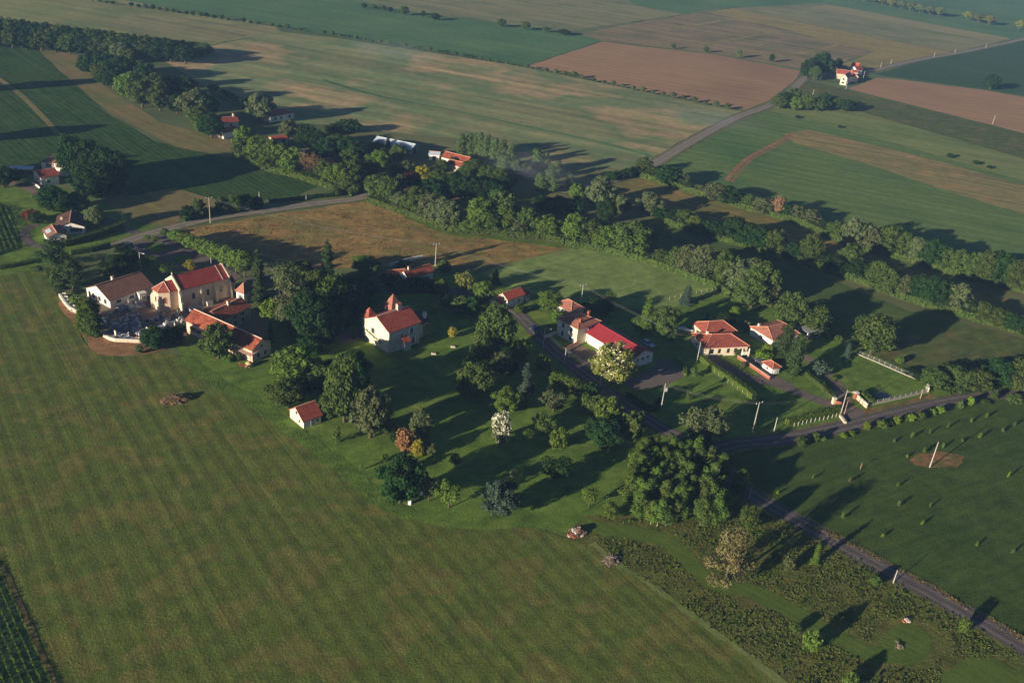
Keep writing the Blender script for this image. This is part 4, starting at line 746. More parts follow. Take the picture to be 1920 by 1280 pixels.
def hipvol(b, x0, x1, y0, y1, z0, z1, r0, r1, t=0.14, axis='x'):
    """hipped slab roof: eave rectangle at z0, ridge z1 between r0 and r1 along axis"""
    if axis == 'x': ym = (y0+y1)/2; a, c = (r0, ym, z1), (r1, ym, z1)
    else: xm = (x0+x1)/2; a, c = (xm, r0, z1), (xm, r1, z1)
    e = [(x0, y0, z0), (x1, y0, z0), (x1, y1, z0), (x0, y1, z0)]; l = [(p[0], p[1], z0-t) for p in e]
    if axis == 'x': top = [(0, 1, 5, 4), (1, 2, 5), (2, 3, 4, 5), (3, 0, 4)]
    else: top = [(0, 1, 4), (1, 2, 5, 4), (2, 3, 5), (3, 0, 4, 5)]
    b.add(e+[a, c]+l, top+[(9, 8, 7, 6)]+[(i, i+6, (i+1) % 4+6, (i+1) % 4) for i in range(4)])
    return e, a, c
class House:
    def __init__(s, name, label, A, B, ze, rise, R, cat='house', wall=W_CREAM, roof=T_RED, kind='gable', ov=0.35, W=None, ridge=RIDGE, hipin=None, group=None, half=False, depth=-0.4):
        a, b, r = G(*A, ze), G(*B, ze), G(*R, ze+rise)
        if a.x > b.x if abs(a.x-b.x) > 0.5 else False: a, b = b, a
        u = (b-a); u.z = 0; L = u.length; u.normalize(); v = Vector((-u.y, u.x, 0))
        d = (r-a).dot(v)
        if d < 0:   # keep the seen wall in front
            a, b = b, a; u = -u; v = -v; d = -d
        if W is None: W = max(2*d, 4.6)
        s.L, s.W, s.ze, s.rise, s.ov, s.kind = L, W, ze, rise, ov, kind
        s.o = empty(name, (a.x, a.y, 0), math.atan2(u.y, u.x), label, cat, group)
        s.wm, s.rm = wall, roof; th = 0.16
        wb = MB(); rb = MB(); cb = MB(); k = rise/(W/2) if kind in ('gable', 'hip') else rise/(L/2)
        s.k = k
        if kind == 'gable':
            zt = ze+k*ov-0.04
            wb.prism([(ov, depth), (W-ov, depth), (W-ov, zt), (W/2, ze+rise-0.06), (ov, zt)], ov, L-ov, 'x')
            rb.prism([(0, ze-th), (W/2, ze+rise-th), (W, ze-th), (W, ze), (W/2, ze+rise), (0, ze)], 0, L, 'x')
            cb.prism([(W/2-0.16, ze+rise-0.03), (W/2+0.16, ze+rise-0.03), (W/2+0.1, ze+rise+0.1), (W/2-0.1, ze+rise+0.1)], -0.02, L+0.02, 'x')
        elif kind == 'gabley':
            zt = ze+k*ov-0.04
            wb.prism([(ov, depth), (L-ov, depth), (L-ov, zt), (L/2, ze+rise-0.06), (ov, zt)], ov, W-ov, 'y')
            rb.prism([(0, ze-th), (L/2, ze+rise-th), (L, ze-th), (L, ze), (L/2, ze+rise), (0, ze)], 0, W, 'y')
            cb.prism([(L/2-0.16, ze+rise-0.03), (L/2+0.16, ze+rise-0.03), (L/2+0.1, ze+rise+0.1), (L/2-0.1, ze+rise+0.1)], -0.02, W+0.02, 'y')
        elif kind == 'hip':
            hi = min(W, L)/2 if hipin is None else hipin
            wb.box(ov, L-ov, ov, W-ov, depth, ze-0.1)
            if L >= W: e, a_, c_ = hipvol(rb, 0, L, 0, W, ze, ze+rise, hi, max(hi+0.05, L-hi))
            else: e, a_, c_ = hipvol(rb, 0, L, 0, W, ze, ze+rise, hi, max(hi+0.05, W-hi), axis='y')
            ends = (a_, c_, c_, a_) if L >= W else (a_, a_, c_, c_)
            for p, q in zip(e, ends): cb.tube([Vector(p)+Vector((0, 0, 0.03)), Vector(q)+Vector((0, 0, 0.06))], 0.09, 5)
            cb.tube([Vector(a_)+Vector((0, 0, 0.06)), Vector(c_)+Vector((0, 0, 0.06))], 0.1, 5)
        elif kind == 'shed':
            wb.prism([(ov, depth), (W-ov, depth), (W-ov, ze+rise*0.95), (ov, ze+rise*0.04)], ov, L-ov, 'x')
            rb.prism([(0, ze), (W, ze+rise), (W, ze+rise+th), (0, ze+th)], 0, L, 'x'); cb = None
        elif kind == 'flat':
            wb.box(ov, L-ov, ov, W-ov, depth, ze); rb.box(0, L, 0, W, ze, ze+0.22); cb = None
        wb.build('wall', wall, s.o); s.roof = rb.build('roof', roof, s.o)
        if cb: cb.build('ridge_cap', ridge, s.roof)
    def side(s, sd):
        L, W, ov = s.L, s.W, s.ov
        return {'f': ((ov, ov), (1, 0), (0, -1), L-2*ov), 'l': ((ov, W-ov), (0, -1), (-1, 0), W-2*ov), 'r': ((L-ov, ov), (0, 1), (1, 0), W-2*ov), 'b': ((L-ov, W-ov), (-1, 0), (0, 1), L-2*ov)}[sd]
    def win(s, sd, t, z, w, h, shut=None, arch=False, frame=FRAME, name='window'):
        o, tt, n, ln = s.side(sd); c = t*ln if t <= 1 else t
        f = MB().obox(o, tt, n, c-w/2-0.08, c+w/2+0.08, -0.05, 0.06, z-0.08, z+h+0.08).build(name, frame, s.o)
        b = MB().obox(o, tt, n, c-w/2, c-0.03, 0.0, 0.085, z, z+h)
        b.build('pane', GLASS, f); MB().obox(o, tt, n, c+0.03, c+w/2, 0.0, 0.085, z, z+h).build('pane', GLASS, f)
        if shut:
            for q in (-1, 1):
                MB().obox(o, tt, n, c+q*(w/2+0.08)-(0.5*w if q < 0 else 0), c+q*(w/2+0.08)+(0.5*w if q > 0 else 0), 0.0, 0.09, z, z+h).build('shutter', shut, f)
    def door(s, sd, t, w, h, mat=DOORM, z=0.0):
        o, tt, n, ln = s.side(sd); c = t*ln if t <= 1 else t
        d = MB().obox(o, tt, n, c-w/2, c+w/2, -0.05, 0.06, z, z+h).build('door', mat, s.o)
        MB().obox(o, tt, n, c-w/2+0.1, c+w/2-0.1, 0.0, 0.08, z+0.15, z+h-0.15).build('door_panel', mat, d)
    def chim(s, x, y, h=1.3, w=0.7, d=0.55, mat=None):
        L, W = s.L, s.W; x, y = x*L, y*W
        if s.kind == 'gabley': zr = s.ze+s.rise*(1-abs(x-L/2)/(L/2))
        elif s.kind in ('flat', 'shed'): zr = s.ze
        else: zr = s.ze+s.rise*(1-abs(y-W/2)/(W/2))
        c = MB().box(x-w/2, x+w/2, y-d/2, y+d/2, zr-0.5, zr+h).build('chimney', mat or CHIM, s.roof)
        MB().box(x-w/2-0.07, x+w/2+0.07, y-d/2-0.07, y+d/2+0.07, zr+h, zr+h+0.12).build('chimney_cap', BRICK, s.roof)
    def part(s, name, b, mat, parent=None): return b.build(name, mat, parent or s.o)

# ---- church: nave, choir, polygonal apse, buttresses, arched windows
zc = 6.0; a = G(336.1, 544.2, zc); b = G(430.8, 520.3, zc); u = (b-a); u.z = 0; NL = u.length; u.normalize()
CH = empty('church', (a.x, a.y, 0), math.atan2(u.y, u.x), 'small cream church with long red tiled roof and polygonal apse', 'church')
NW, NRZ = 7.6, 8.75
MB().prism([(0.15, -0.3), (NW-0.15, -0.3), (NW-0.15, zc+0.1), (NW/2, NRZ-0.1), (0.15, zc+0.1)], 0, NL, 'x').build('nave_wall', W_CHURCH, CH)
rf = MB().prism([(-0.2, zc-0.1), (NW/2, NRZ-0.12), (NW+0.2, zc-0.1), (NW+0.2, zc+0.08), (NW/2, NRZ+0.06), (-0.2, zc+0.08)], 0.3, NL-0.3, 'x').build('nave_roof', T_CHURCH, CH)
for x0, nm in ((-0.05, 'gable_coping'), (NL-2.25, 'roof_verge'), (NL-0.35, 'gable_coping')):
    wd = 0.35 if nm == 'gable_coping' else 0.14; up = 0.3 if nm == 'gable_coping' else 0.14
    MB().prism([(-0.25, zc-0.1), (NW/2, NRZ-0.1), (NW+0.25, zc-0.1), (NW+0.25, zc+up), (NW/2, NRZ+up), (-0.25, zc+up)], x0, x0+wd, 'x').build(nm, W_CREAM, rf)
MB().box(0.06, 0.2, NW/2-0.07, NW/2+0.07, NRZ+0.2, NRZ+1.1).box(0.06, 0.2, NW/2-0.32, NW/2+0.32, NRZ+0.7, NRZ+0.84).build('roof_cross', W_CREAM, rf)
zch, zr2 = 5.75, 7.7                                 # choir and apse
hw0, hw1 = 1.0, NW-1.0
MB().prism([(hw0, -0.3), (hw1, -0.3), (hw1, zch), (NW/2, zr2), (hw0, zch)], -2.3, 0.02, 'x').build('choir_wall', W_CHURCH, CH)
MB().prism([(hw0-0.2, zch-0.06), (NW/2, zr2-0.08), (hw1+0.2, zch-0.06), (hw1+0.2, zch+0.1), (NW/2, zr2+0.08), (hw0-0.2, zch+0.1)], -2.3, 0.0, 'x').build('choir_roof', T_CHURCH, CH)
ap = [(-2.28, hw0), (-4.9, 2.3), (-4.9, NW-2.3), (-2.28, hw1)]
MB().prism(ap[::-1], -0.3, zch, 'z').build('apse_wall', W_CHURCH, CH)
er = [(-2.3, hw0-0.22), (-5.12, 2.18), (-5.12, NW-2.18), (-2.3, hw1+0.22)]
apr = MB().add([(x, y, zch+0.02) for x, y in er]+[(-2.3, NW/2, zr2+0.08)]+[(x, y, zch-0.14) for x, y in er], [(0, 4, 1), (1, 4, 2), (2, 4, 3), (0, 1, 6, 5), (1, 2, 7, 6), (2, 3, 8, 7), (5, 6, 7, 8), (0, 5, 8, 3, 4)]).build('apse_roof', T_ORANGE, CH)
for q in range(4): MB().tube([(er[q][0], er[q][1], zch+0.07), (-2.3, NW/2, zr2+0.13)], 0.08, 5).build('hip_cap', RIDGE_P, apr)
def arched(o, t, n, c, z, w, h, par, frame=W_CREAM):
    def prof(g): return [(c-w/2-g, z-g), (c+w/2+g, z-g), (c+w/2+g, z+h*0.7)]+[(c+(w/2+g)*math.cos(k*PI/8), z+h*0.7+(w/2+g)*math.sin(k*PI/8)) for k in range(1, 8)]+[(c-w/2-g, z+h*0.7)]
    def extr(pr, b0, b1):
        m_ = MB(); k = len(pr); vs = [(o[0]+t[0]*p+n[0]*q, o[1]+t[1]*p+n[1]*q, zz) for q in (b0, b1) for (p, zz) in pr]
        return m_.add(vs, [tuple(range(k)), tuple(range(k, 2*k))[::-1]]+[(i, i+k, (i+1) % k+k, (i+1) % k) for i in range(k)])
    f = extr(prof(0.16), -0.03, 0.07).build('arched_window', frame, par); extr(prof(0.0), 0.0, 0.1).build('pane', SHUT_B if frame is W_PINK else GLASS, f)
for x in (4.0, 8.3, 12.4): arched((0, 0.15), (1, 0), (0, -1), x, 2.4, 0.8, 2.0, CH)
def unit2(a, b): d = Vector((b[0]-a[0], b[1]-a[1])); d.normalize(); return (d.x, d.y)
for i in range(3):
    p, q = ap[i], ap[i+1]; t_ = unit2(q, p); n_ = (t_[1], -t_[0])
    if n_[0]*(-3.5-p[0])+n_[1]*(NW/2-p[1]) > 0: n_ = (-n_[0], -n_[1])
    arched(q, t_, n_, math.hypot(p[0]-q[0], p[1]-q[1])/2, 2.4, 0.75, 1.9, CH, W_PINK)
for x, dp in ((-0.1, 1.0), (6.0, 0.75), (10.3, 0.75), (NL-0.3, 0.8)):
    MB().prism([(0.16, -0.3), (0.16, 5.2), (-dp*0.55, 4.2), (-dp*0.6, 2.6), (-dp, 2.2), (-dp, -0.3)], x, x+0.55, 'x').build('buttress', W_CREAM, CH)
for p in (ap[1], ap[2]):
    d_ = Vector((p[0]+2.8, p[1]-NW/2)).normalized(); t_ = (-d_.y, d_.x)
    MB().obox(p, t_, (d_.x, d_.y), -0.2, 0.2, -0.2, 0.75, -0.3, 4.0).obox(p, t_, (d_.x, d_.y), -0.2, 0.2, -0.2, 0.4, 4.0, 4.6).build('buttress', W_CREAM, CH)
MB().box(NL-0.1, NL+2.6, 2.0, 5.6, -0.3, 3.4).build('porch_wall', W_CHURCH, CH)
MB().prism([(1.8, 3.35), (3.8, 4.4), (5.8, 3.35), (5.8, 3.5), (3.8, 4.55), (1.8, 3.5)], NL, NL+2.8, 'x').build('porch_roof', T_OLD, CH)
st = empty('stone_steps', CH.matrix_basis @ Vector((6.9, -1.2, 0)), CH.rotation_euler.z, 'short stone steps against the church wall between buttresses', 'steps')
for k in range(5): MB().box(k*0.32, k*0.32+0.34, -0.6, 0.6, -0.1, 1.2-k*0.24).build('step', W_CONC, st)
for k in range(2): MB().box(0, 1.7, -0.7 if k else 0.6, -0.6 if k else 0.7, 0, 1.3).build('side_wall', W_WHITE, st)
MB().box(-3.2, -1.0, -3.6, -2.4, 0, 1.5).build('tomb_chamber', M_GREYR, None) if 0 else None

# ---- buildings round the church
h = House('parish_hall', 'long low hall with brown roof and white gable beside the church', (205, 564), (288.7, 536.3), 2.5, 2.6, (228, 520), wall=W_WHITE, roof=T_BROWN, cat='hall', ridge=T_BROWN)
for t in (0.3, 0.55, 0.8): h.win('l', t, 0.7, 1.1, 1.3)
h.door('l', 0.12, 1.0, 2.0, GLASS); h.chim(0.42, 0.6, 1.1, 0.6, 0.6, W_WHITE)
for t in (0.2, 0.5, 0.75): h.win('f', t, 0.9, 1.2, 0.9)
h = House('burial_chapel', 'small white flat-roofed burial chapel between hall and church apse', (261, 553), (275.5, 550), 2.4, 0.3, (268, 546.5), wall=W_WHITE, roof=W_WHITE, kind='flat', ov=0.08, W=1.8, cat='chapel')
h.win('f', 0.35, 1.0, 0.22, 0.7); h.win('f', 0.68, 1.0, 0.22, 0.7)
h = House('farmhouse', 'long farmhouse with old red tiles and pink wall below the churchyard', (345, 600), (472.5, 657.5), 3.6, 2.0, (480, 630), wall=W_PINK, roof=T_OLD, ridge=RIDGE_P)
for t, z in ((0.1, 1.2), (0.2, 1.2), (0.36, 1.1), (0.55, 1.1), (0.68, 1.1)): h.win('f', t, z, 0.9, 1.2, SHUT_B)
h.door('f', 0.28, 1.0, 2.0, BRICK); h.win('r', 0.3, 0.8, 0.9, 1.1); h.win('r', 0.68, 0.8, 0.9, 1.1); h.win('r', 0.5, 3.2, 0.7, 0.7)
h = House('farm_wing', 'red-tiled wing of the farm running towards the church, chimney on its ridge', (416, 601), (472.5, 573.8), 4.2, 1.5, (449, 559), wall=W_GREY, roof=T_OLD, ridge=RIDGE_P)
for t in (0.45, 0.72): h.win('f', t, 0.6, 0.9, 1.5, SHUT_G); h.win('f', t, 2.6, 0.8, 1.0, SHUT_G)
h.door('f', 0.88, 1.1, 2.1, SHUT_G); h.chim(0.52, 0.45, 1.2, 0.6, 0.6)
h = House('pigeon_house', 'small white building with steep pyramid roof right of the church', (441, 545), (457, 551), 3.6, 2.3, (456, 530), wall=W_WHITE, roof=T_PINKT, kind='hip', W=4.2, ridge=RIDGE)
h.win('f', 0.5, 1.4, 0.8, 1.2, SHUT_G); h.door('r', 0.5, 1.0, 2.0, SHUT_G)
h = House('garden_annex', 'low tiled annex behind the pyramid-roofed building, under the spruce', (457, 553), (474, 548), 2.8, 0.9, (470, 541), wall=W_WHITE, roof=T_BROWN)
for t in (0.3, 0.7): h.win('f', t, 0.8, 0.8, 1.2, SHUT_G)
# porch of the farm
po = G(462, 680); pc = empty('farm_porch', po, DIR(440, 668, 473, 684), 'corrugated grey porch roof on posts at the farmhouse corner', 'porch')
MB().add([(-4.5, 0, 2.3), (1.5, 0, 2.3), (1.5, 3.2, 2.9), (-4.5, 3.2, 2.9), (-4.5, 0, 2.36), (1.5, 0, 2.36), (1.5, 3.2, 2.96), (-4.5, 3.2, 2.96)], [(0, 3, 2, 1), (4, 5, 6, 7), (0, 1, 5, 4), (1, 2, 6, 5), (2, 3, 7, 6), (3, 0, 4, 7)]).build('roof', plain('rusty_sheet', (170, 140, 126), 0.6, 0.3, 0.25), pc)
for x in (-4.3, -1.5, 1.3): MB().tube([(x, 0.1, 0), (x, 0.1, 2.32)], 0.07, 6).build('post', TIMBER, pc)
# garden table with chairs, flower tubs
ft = empty('garden_table', G(456, 689), 0.3, 'red garden table under the edge of the farm porch', 'table')
MB().box(-0.8, 0.8, -0.45, 0.45, 0.7, 0.75).build('table_top', BRICK, ft)
for sx in (-0.7, 0.7):
    for sy in (-0.38, 0.38): MB().box(sx-0.04, sx+0.04, sy-0.04, sy+0.04, 0, 0.7).build('leg', TIMBER, ft)
for k, (x, y, lb) in enumerate([(449, 686, 'red garden chair left of the garden table'), (463, 691, 'red garden chair right of the garden table')]):
    c_ = empty('garden_chair', G(x, y), 0.4+k*2, lb, 'chair')
    MB().box(-0.24, 0.24, -0.24, 0.24, 0.42, 0.47).build('seat', BRICK, c_); MB().box(-0.24, 0.24, 0.2, 0.25, 0.47, 0.95).build('backrest', BRICK, c_)
    for sx in (-0.2, 0.2):
        for sy in (-0.2, 0.2): MB().box(sx-0.025, sx+0.025, sy-0.025, sy+0.025, 0, 0.42).build('leg', TIMBER, c_)
hy = empty('straw_stack', G(467, 686), 0, 'small rounded straw-coloured stack beside the farm porch', 'stack'); 
MB().tube([(0, 0, 0), (0, 0, 0.5), (0, 0, 1.0), (0, 0, 1.25)], [0.95, 1.0, 0.75, 0.2], 12).build('straw', plain('straw', (196, 168, 120), 0.95, 0.1, 0.3, sc=8), hy, smooth=True)
MB().tube([(0, 0, -0.05), (0, 0, 0.12)], 1.05, 12).build('pallet_base', TIMBER, hy)

# ---- houses at the left edge
h = House('white_house', 'white bungalow with brown and dark roof inside the loop drive', (102, 427), (160, 425), 2.5, 1.7, (131, 411), kind='gabley', wall=W_WHITE, roof=T_DARK, W=10.5)
h.win('f', 0.5, 2.3, 0.5, 0.6); h.win('f', 0.7, 0.8, 1.6, 1.2, SHUT_B); h.win('f', 0.3, 0.9, 0.9, 1.0); h.win('r', 0.5, 0.8, 1.2, 1.2); h.chim(0.2, 0.5, 0.9)
h = House('garage_wing', 'white garage with brown roof and skylight panel in front of the white bungalow', (88, 446), (127, 441), 2.3, 1.3, (107, 432), kind='gabley', wall=W_WHITE, roof=T_BROWN, W=7.5, cat='garage')
h.win('f', 0.72, 1.0, 0.6, 0.6); h.door('l', 0.6, 2.4, 2.0, SHUT_W)
h.part('skylight', MB().add([(0.5, 2.5, 2.55), (1.9, 2.5, 3.12), (1.9, 5.5, 3.12), (0.5, 5.5, 2.55), (0.5, 2.5, 2.63), (1.9, 2.5, 3.2), (1.9, 5.5, 3.2), (0.5, 5.5, 2.63)], [(0, 3, 2, 1), (4, 5, 6, 7), (0, 1, 5, 4), (1, 2, 6, 5), (2, 3, 7, 6), (3, 0, 4, 7)]), M_PALE, h.roof)
h = House('upper_farmhouse', 'farmhouse with red hipped roof below the tall dark trees at the left', (74, 303), (123, 309), 4.6, 1.9, (92, 292), kind='hip', wall=W_WHITE, roof=T_BROWN, W=9.0)
h.win('f', 0.3, 3.0, 0.9, 1.2, SHUT_B); h.win('f', 0.7, 3.0, 0.9, 1.2, SHUT_B)
h = House('farmhouse_wing', 'sunlit white gabled wing of the upper left farmhouse', (75, 333), (112, 328), 3.4, 1.3, (72, 316), wall=W_WHITE, roof=T_RED, W=8.5)
h.win('l', 0.5, 1.2, 1.0, 1.2); h.win('f', 0.4, 1.0, 1.0, 1.2)
bw = empty('terrace_wall', G(60, 343), DIR(58, 341, 74, 353), 'white terrace wall with rail in front of the upper left farmhouse', 'wall')
MB().box(0, 7.5, -0.15, 0.15, -0.2, 0.9).build('masonry', W_WHITE, bw); MB().box(0, 7.5, -0.2, 0.2, 0.9, 0.98).build('coping', BRICK, bw)
cv = empty('carport_canopy', G(42, 327), 0.3, 'pale sheet canopy in shade left of the upper farmhouse', 'canopy')
MB().box(-4, 4, -2, 2, 2.4, 2.5).build('roof', M_PALE, cv)
for x in (-3.8, 3.8):
    for y in (-1.8, 1.8): MB().box(x-0.06, x+0.06, y-0.06, y+0.06, 0, 2.4).build('post', TIMBER, cv)

# ---- manor with towers
MA = House('manor_house', 'stone manor with big red roof and two pyramid-roofed towers in the park', (729.8, 624.7), (790.3, 603.6), 6.2, 2.7, (733, 584.0), cat='manor', wall=W_STONE, roof=T_RED, ov=0.25, ridge=RIDGE_P)
L_, W_ = MA.L, MA.W
for t, z in ((0.72, 3.6), (0.78, 0.8)): MA.win('f', t, z, 0.95, 1.7, SHUT_W)
MA.win('f', 0.4, 3.6, 0.6, 0.9); MA.win('l', 0.35, 3.4, 0.9, 1.4, SHUT_G); MA.chim(0.68, 0.5, 1.6, 1.3, 0.9, W_STONE)
MA.part('sunlit_gable_skin', MB().prism([(0.26, 0.02), (W_-0.26, 0.02), (W_-0.26, 6.15), (W_/2, 8.6), (0.26, 6.15)], 0.19, 0.24, 'x'), W_CREAM)  # cream skin over the stone gable, its sunlit tone put into the colour
MA.part('tower_wall', MB().box(1.2, 3.8, W_-0.6, W_+2.0, -0.3, 6.0), W_STONE)
r1 = MB(); hipvol(r1, 0.9, 4.1, W_-0.9, W_+2.3, 6.0, 8.5, W_+0.65, W_+0.75, axis='y'); MA.part('tower_roof', r1, T_ORANGE)
MA.part('tower_wall', MB().box(L_*0.78, L_*0.78+3.4, W_-1.2, W_+2.0, -0.3, 6.6), W_STONE)
r1 = MB(); hipvol(r1, L_*0.78-0.35, L_*0.78+3.75, W_-1.55, W_+2.35, 6.6, 10.4, W_+0.35, W_+0.45, axis='y'); MA.part('tower_roof', r1, T_PINKT)
MA.part('wing_wall', MB().prism([(2.2, -0.3), (9.0, -0.3), (9.0, 4.4), (5.6, 5.9), (2.2, 4.4)], L_-0.2, L_+4.6, 'x'), W_STONE)
wr = MA.part('wing_roof', MB().prism([(1.8, 4.2), (5.6, 5.9), (9.4, 4.2), (9.4, 4.36), (5.6, 6.06), (1.8, 4.36)], L_-0.15, L_+4.9, 'x'), T_DARK)
MA.part('chimney', MB().box(L_+3.6, L_+4.5, 3.0, 3.9, 4.2, 6.4), W_WHITE, wr)
P0 = np.stack([NR.uniform(L_+2.6, L_+4.6, 260), NR.uniform(1.9, 2.25, 260), NR.uniform(0.1, 3.6, 260)], 1); link('creeper', leaf_mesh('creeper', P0, np.array([[0.0, -1.0, 0.3]])+unit(260)*0.6, 0.4), LM['gold'], MA.o)
P0 = np.stack([NR.uniform(0.02, 0.22, 200), NR.uniform(W_*0.3, W_*0.9, 200), NR.uniform(0.0, 0.5, 200)], 1); P0[:, 2] += 1.6+2.4*np.abs(P0[:, 1]/W_-0.3); link('creeper', leaf_mesh('creeper', P0, np.array([[-1.0, 0, 0.3]])+unit(200)*0.6, 0.35), LM['light'], MA.o)
MA.part('lean_to_wall', MB().box(L_*0.4, L_*0.4+2.1, -1.3, 0.3, -0.3, 2.6), W_STONE)
MA.part('lean_to_roof', MB().add([(L_*0.4-0.15, -1.5, 2.55), (L_*0.4+2.25, -1.5, 2.55), (L_*0.4+2.25, 0.28, 3.5), (L_*0.4-0.15, 0.28, 3.5), (L_*0.4-0.15, -1.5, 2.7), (L_*0.4+2.25, -1.5, 2.7), (L_*0.4+2.25, 0.28, 3.65), (L_*0.4-0.15, 0.28, 3.65)], [(0, 3, 2, 1), (4, 5, 6, 7), (0, 1, 5, 4), (1, 2, 6, 5), (2, 3, 7, 6), (3, 0, 4, 7)]), T_OLD)
# ---- cottage by the field
h = House('cottage', 'small cottage with white gable and dark red roof at the field edge', (568.4, 791.3), (606, 778), 2.1, 2.25, (549.5, 764.5), cat='cottage', wall=W_CREAM, roof=T_RED)
h.door('f', 0.5, 0.9, 1.8, SHUT_G); h.win('f', 0.78, 0.8, 0.6, 0.7); h.win('l', 0.5, 2.4, 0.7, 0.8); h.win('l', 0.7, 0.8, 0.6, 0.8)
# ---- hidden house and outbuildings along the street
h = House('street_house', 'shaded house with dark red roof beside the hay meadow', (765, 523), (815, 509), 3.2, 1.7, (806, 497), wall=W_WHITE, roof=T_OLD)
for t in (0.25, 0.5, 0.75): h.win('f', t, 0.9, 0.9, 1.2, SHUT_G)
h.chim(0.2, 0.5, 1.0)
h = House('street_house_wing', 'low dark-roofed wing left of the shaded street house', (732, 519), (764, 516), 2.6, 1.2, (745, 505), wall=W_WHITE, roof=T_OLD)
h.win('f', 0.5, 0.8, 0.9, 1.1)
h = House('outbuilding', 'long white outbuilding with bright red tiles by the street', (952, 563.5), (985.8, 551.5), 2.9, 1.5, (961, 545.5), wall=W_WHITE, roof=T_BRIGHT, cat='shed')
h.door('f', 0.25, 1.0, 2.0, SHUT_W); h.win('f', 0.7, 1.0, 0.8, 0.8)
h = House('outbuilding_lean', 'lower dark-roofed end of the white outbuilding, street side', (937, 571), (951, 565), 2.0, 1.2, (938, 561), wall=W_WHITE, roof=T_DARK, cat='shed')
h.door('f', 0.5, 0.9, 1.7, SHUT_G)
h = House('outbuilding_end', 'small dark end shed of the white outbuilding, meadow side', (987, 554), (996.5, 551), 2.2, 0.9, (991, 546), wall=W_WHITE, roof=T_OLD, cat='shed')
h.win('f', 0.5, 0.9, 0.6, 0.7)
h = House('hip_house', 'house with pinkish hipped roof behind the villa', (1071, 586), (1098, 578), 3.0, 1.7, (1063.6, 562), kind='hip', wall=W_WHITE, roof=T_PINKT, W=7.4)
for t in (0.25, 0.5, 0.75): h.win('l', t, 0.8, 0.9, 1.3, SHUT_G)
h.win('f', 0.5, 0.8, 0.9, 1.3)
h = House('villa', 'tall cream villa with pinkish hipped roof and two chimneys joined to the red hall', (1084, 617.4), (1128, 601.8), 5.2, 1.7, (1104, 589), kind='hip', wall=W_CREAM, roof=T_PINKT, W=8.4)
for t in (0.3, 0.7): h.win('l', t, 3.2, 0.9, 1.4, SHUT_W); h.win('l', t, 0.7, 0.9, 1.5, SHUT_W)
h.win('f', 0.55, 3.5, 1.0, 1.1); h.win('f', 0.7, 3.5, 1.0, 1.1); h.chim(0.28, 0.2, 1.1, 0.8, 0.6, BRICK); h.chim(0.75, 0.35, 1.2, 0.8, 0.6, BRICK)
h = House('villa_annex', 'small tiled annex behind the tall villa', (1078, 600), (1100, 592), 3.6, 1.2, (1090, 586), wall=W_GREY, roof=T_PINKT); h.win('l', 0.5, 1.2, 0.8, 1.0)
h = House('village_hall', 'white hall under a wide dark red sheet roof beside the car park', (1186, 675), (1228, 660.5), 3.0, 1.9, (1207, 655.5), kind='gabley', wall=W_WHITE, roof=M_RED, cat='hall', ridge=M_RED, W=21.0, ov=0.3)
for t in (0.25, 0.5, 0.75): h.win('f', t, 1.9, 1.0, 0.6)
for t in (0.62, 0.84): h.win('l', t, 0.7, 2.6, 1.7)
h.door('l', 0.74, 1.6, 2.2, GLASS)
h.part('side_gutter', MB().box(h.L, h.L+0.3, 0.2, h.W, 2.75, 2.9), M_GREYR, h.roof)
# ---- orange house, shaded house, garage pavilion
h = House('orange_house', 'cream bungalow with orange hipped roof and brown shutters behind the hedge', (1321.5, 652.5), (1406, 648.8), 2.9, 1.7, (1350, 633), kind='hip', wall=W_CREAM, roof=T_ORANGE, W=9.2, hipin=4.0)
for t, w in ((0.16, 0.9), (0.34, 0.6), (0.55, 0.6), (0.72, 0.7)): h.win('f', t, 1.0, w, 1.2, None, frame=SHUT_B)
h.door('f', 0.88, 1.4, 2.1, SHUT_B); h.chim(0.22, 0.62, 0.9, 0.5, 0.5, W_WHITE); h.win('l', 0.4, 0.8, 0.9, 1.1)
h.part('balcony', MB().box(h.L*0.8, h.L-0.35, -1.2, 0.34, 0.9, 1.02), W_WHITE)
bl_ = h.part('balcony_rail', MB().box(h.L*0.8, h.L-0.35, -1.2, -1.12, 1.02, 1.9), W_WHITE)
for x in (h.L*0.81, h.L-0.5): h.part('pillar', MB().box(x-0.12, x+0.12, -1.15, -0.91, -0.2, 2.75), W_WHITE)
h2 = House('orange_house_wing', 'back wing of the orange-roofed bungalow with its own gable roof', (1322, 627), (1385, 622), 2.9, 1.9, (1352.5, 609.5), kind='hip', wall=W_CREAM, roof=T_ORANGE, W=8.0, hipin=3.2)
h2.win('l', 0.5, 0.9, 1.0, 1.1, SHUT_B)
h = House('shaded_house', 'single-storey house with pinkish roof and white gable behind two cypresses', (1449.5, 638.4), (1501.5, 625.8), 2.6, 1.7, (1479, 606), kind='hip', wall=W_WHITE, roof=T_PINKT, W=9.5, hipin=2.2)
h.win('f', 0.75, 0.8, 1.4, 1.2); h.win('l', 0.5, 0.9, 1.2, 1.0); h.chim(0.15, 0.8, 0.8, 0.5, 0.5, W_WHITE)
cp = empty('carport', G(1512, 632), DIR(1500, 632, 1522, 628), 'open carport with grey roof right of the shaded house', 'carport')
MB().box(-1.5, 3.6, -1.6, 2.6, 2.3, 2.42).build('roof', M_GREYR, cp)
for x in (-1.3, 3.4):
    for y in (-1.4, 2.4): MB().box(x-0.1, x+0.1, y-0.1, y+0.1, 0, 2.3).build('post', W_WHITE, cp)
h = House('garage_pavilion', 'small white garage with orange roof in front of the cypresses', (1449, 692), (1466, 688), 2.1, 1.0, (1455, 679), kind='hip', wall=W_WHITE, roof=T_ORANGE, W=4.4, cat='garage')
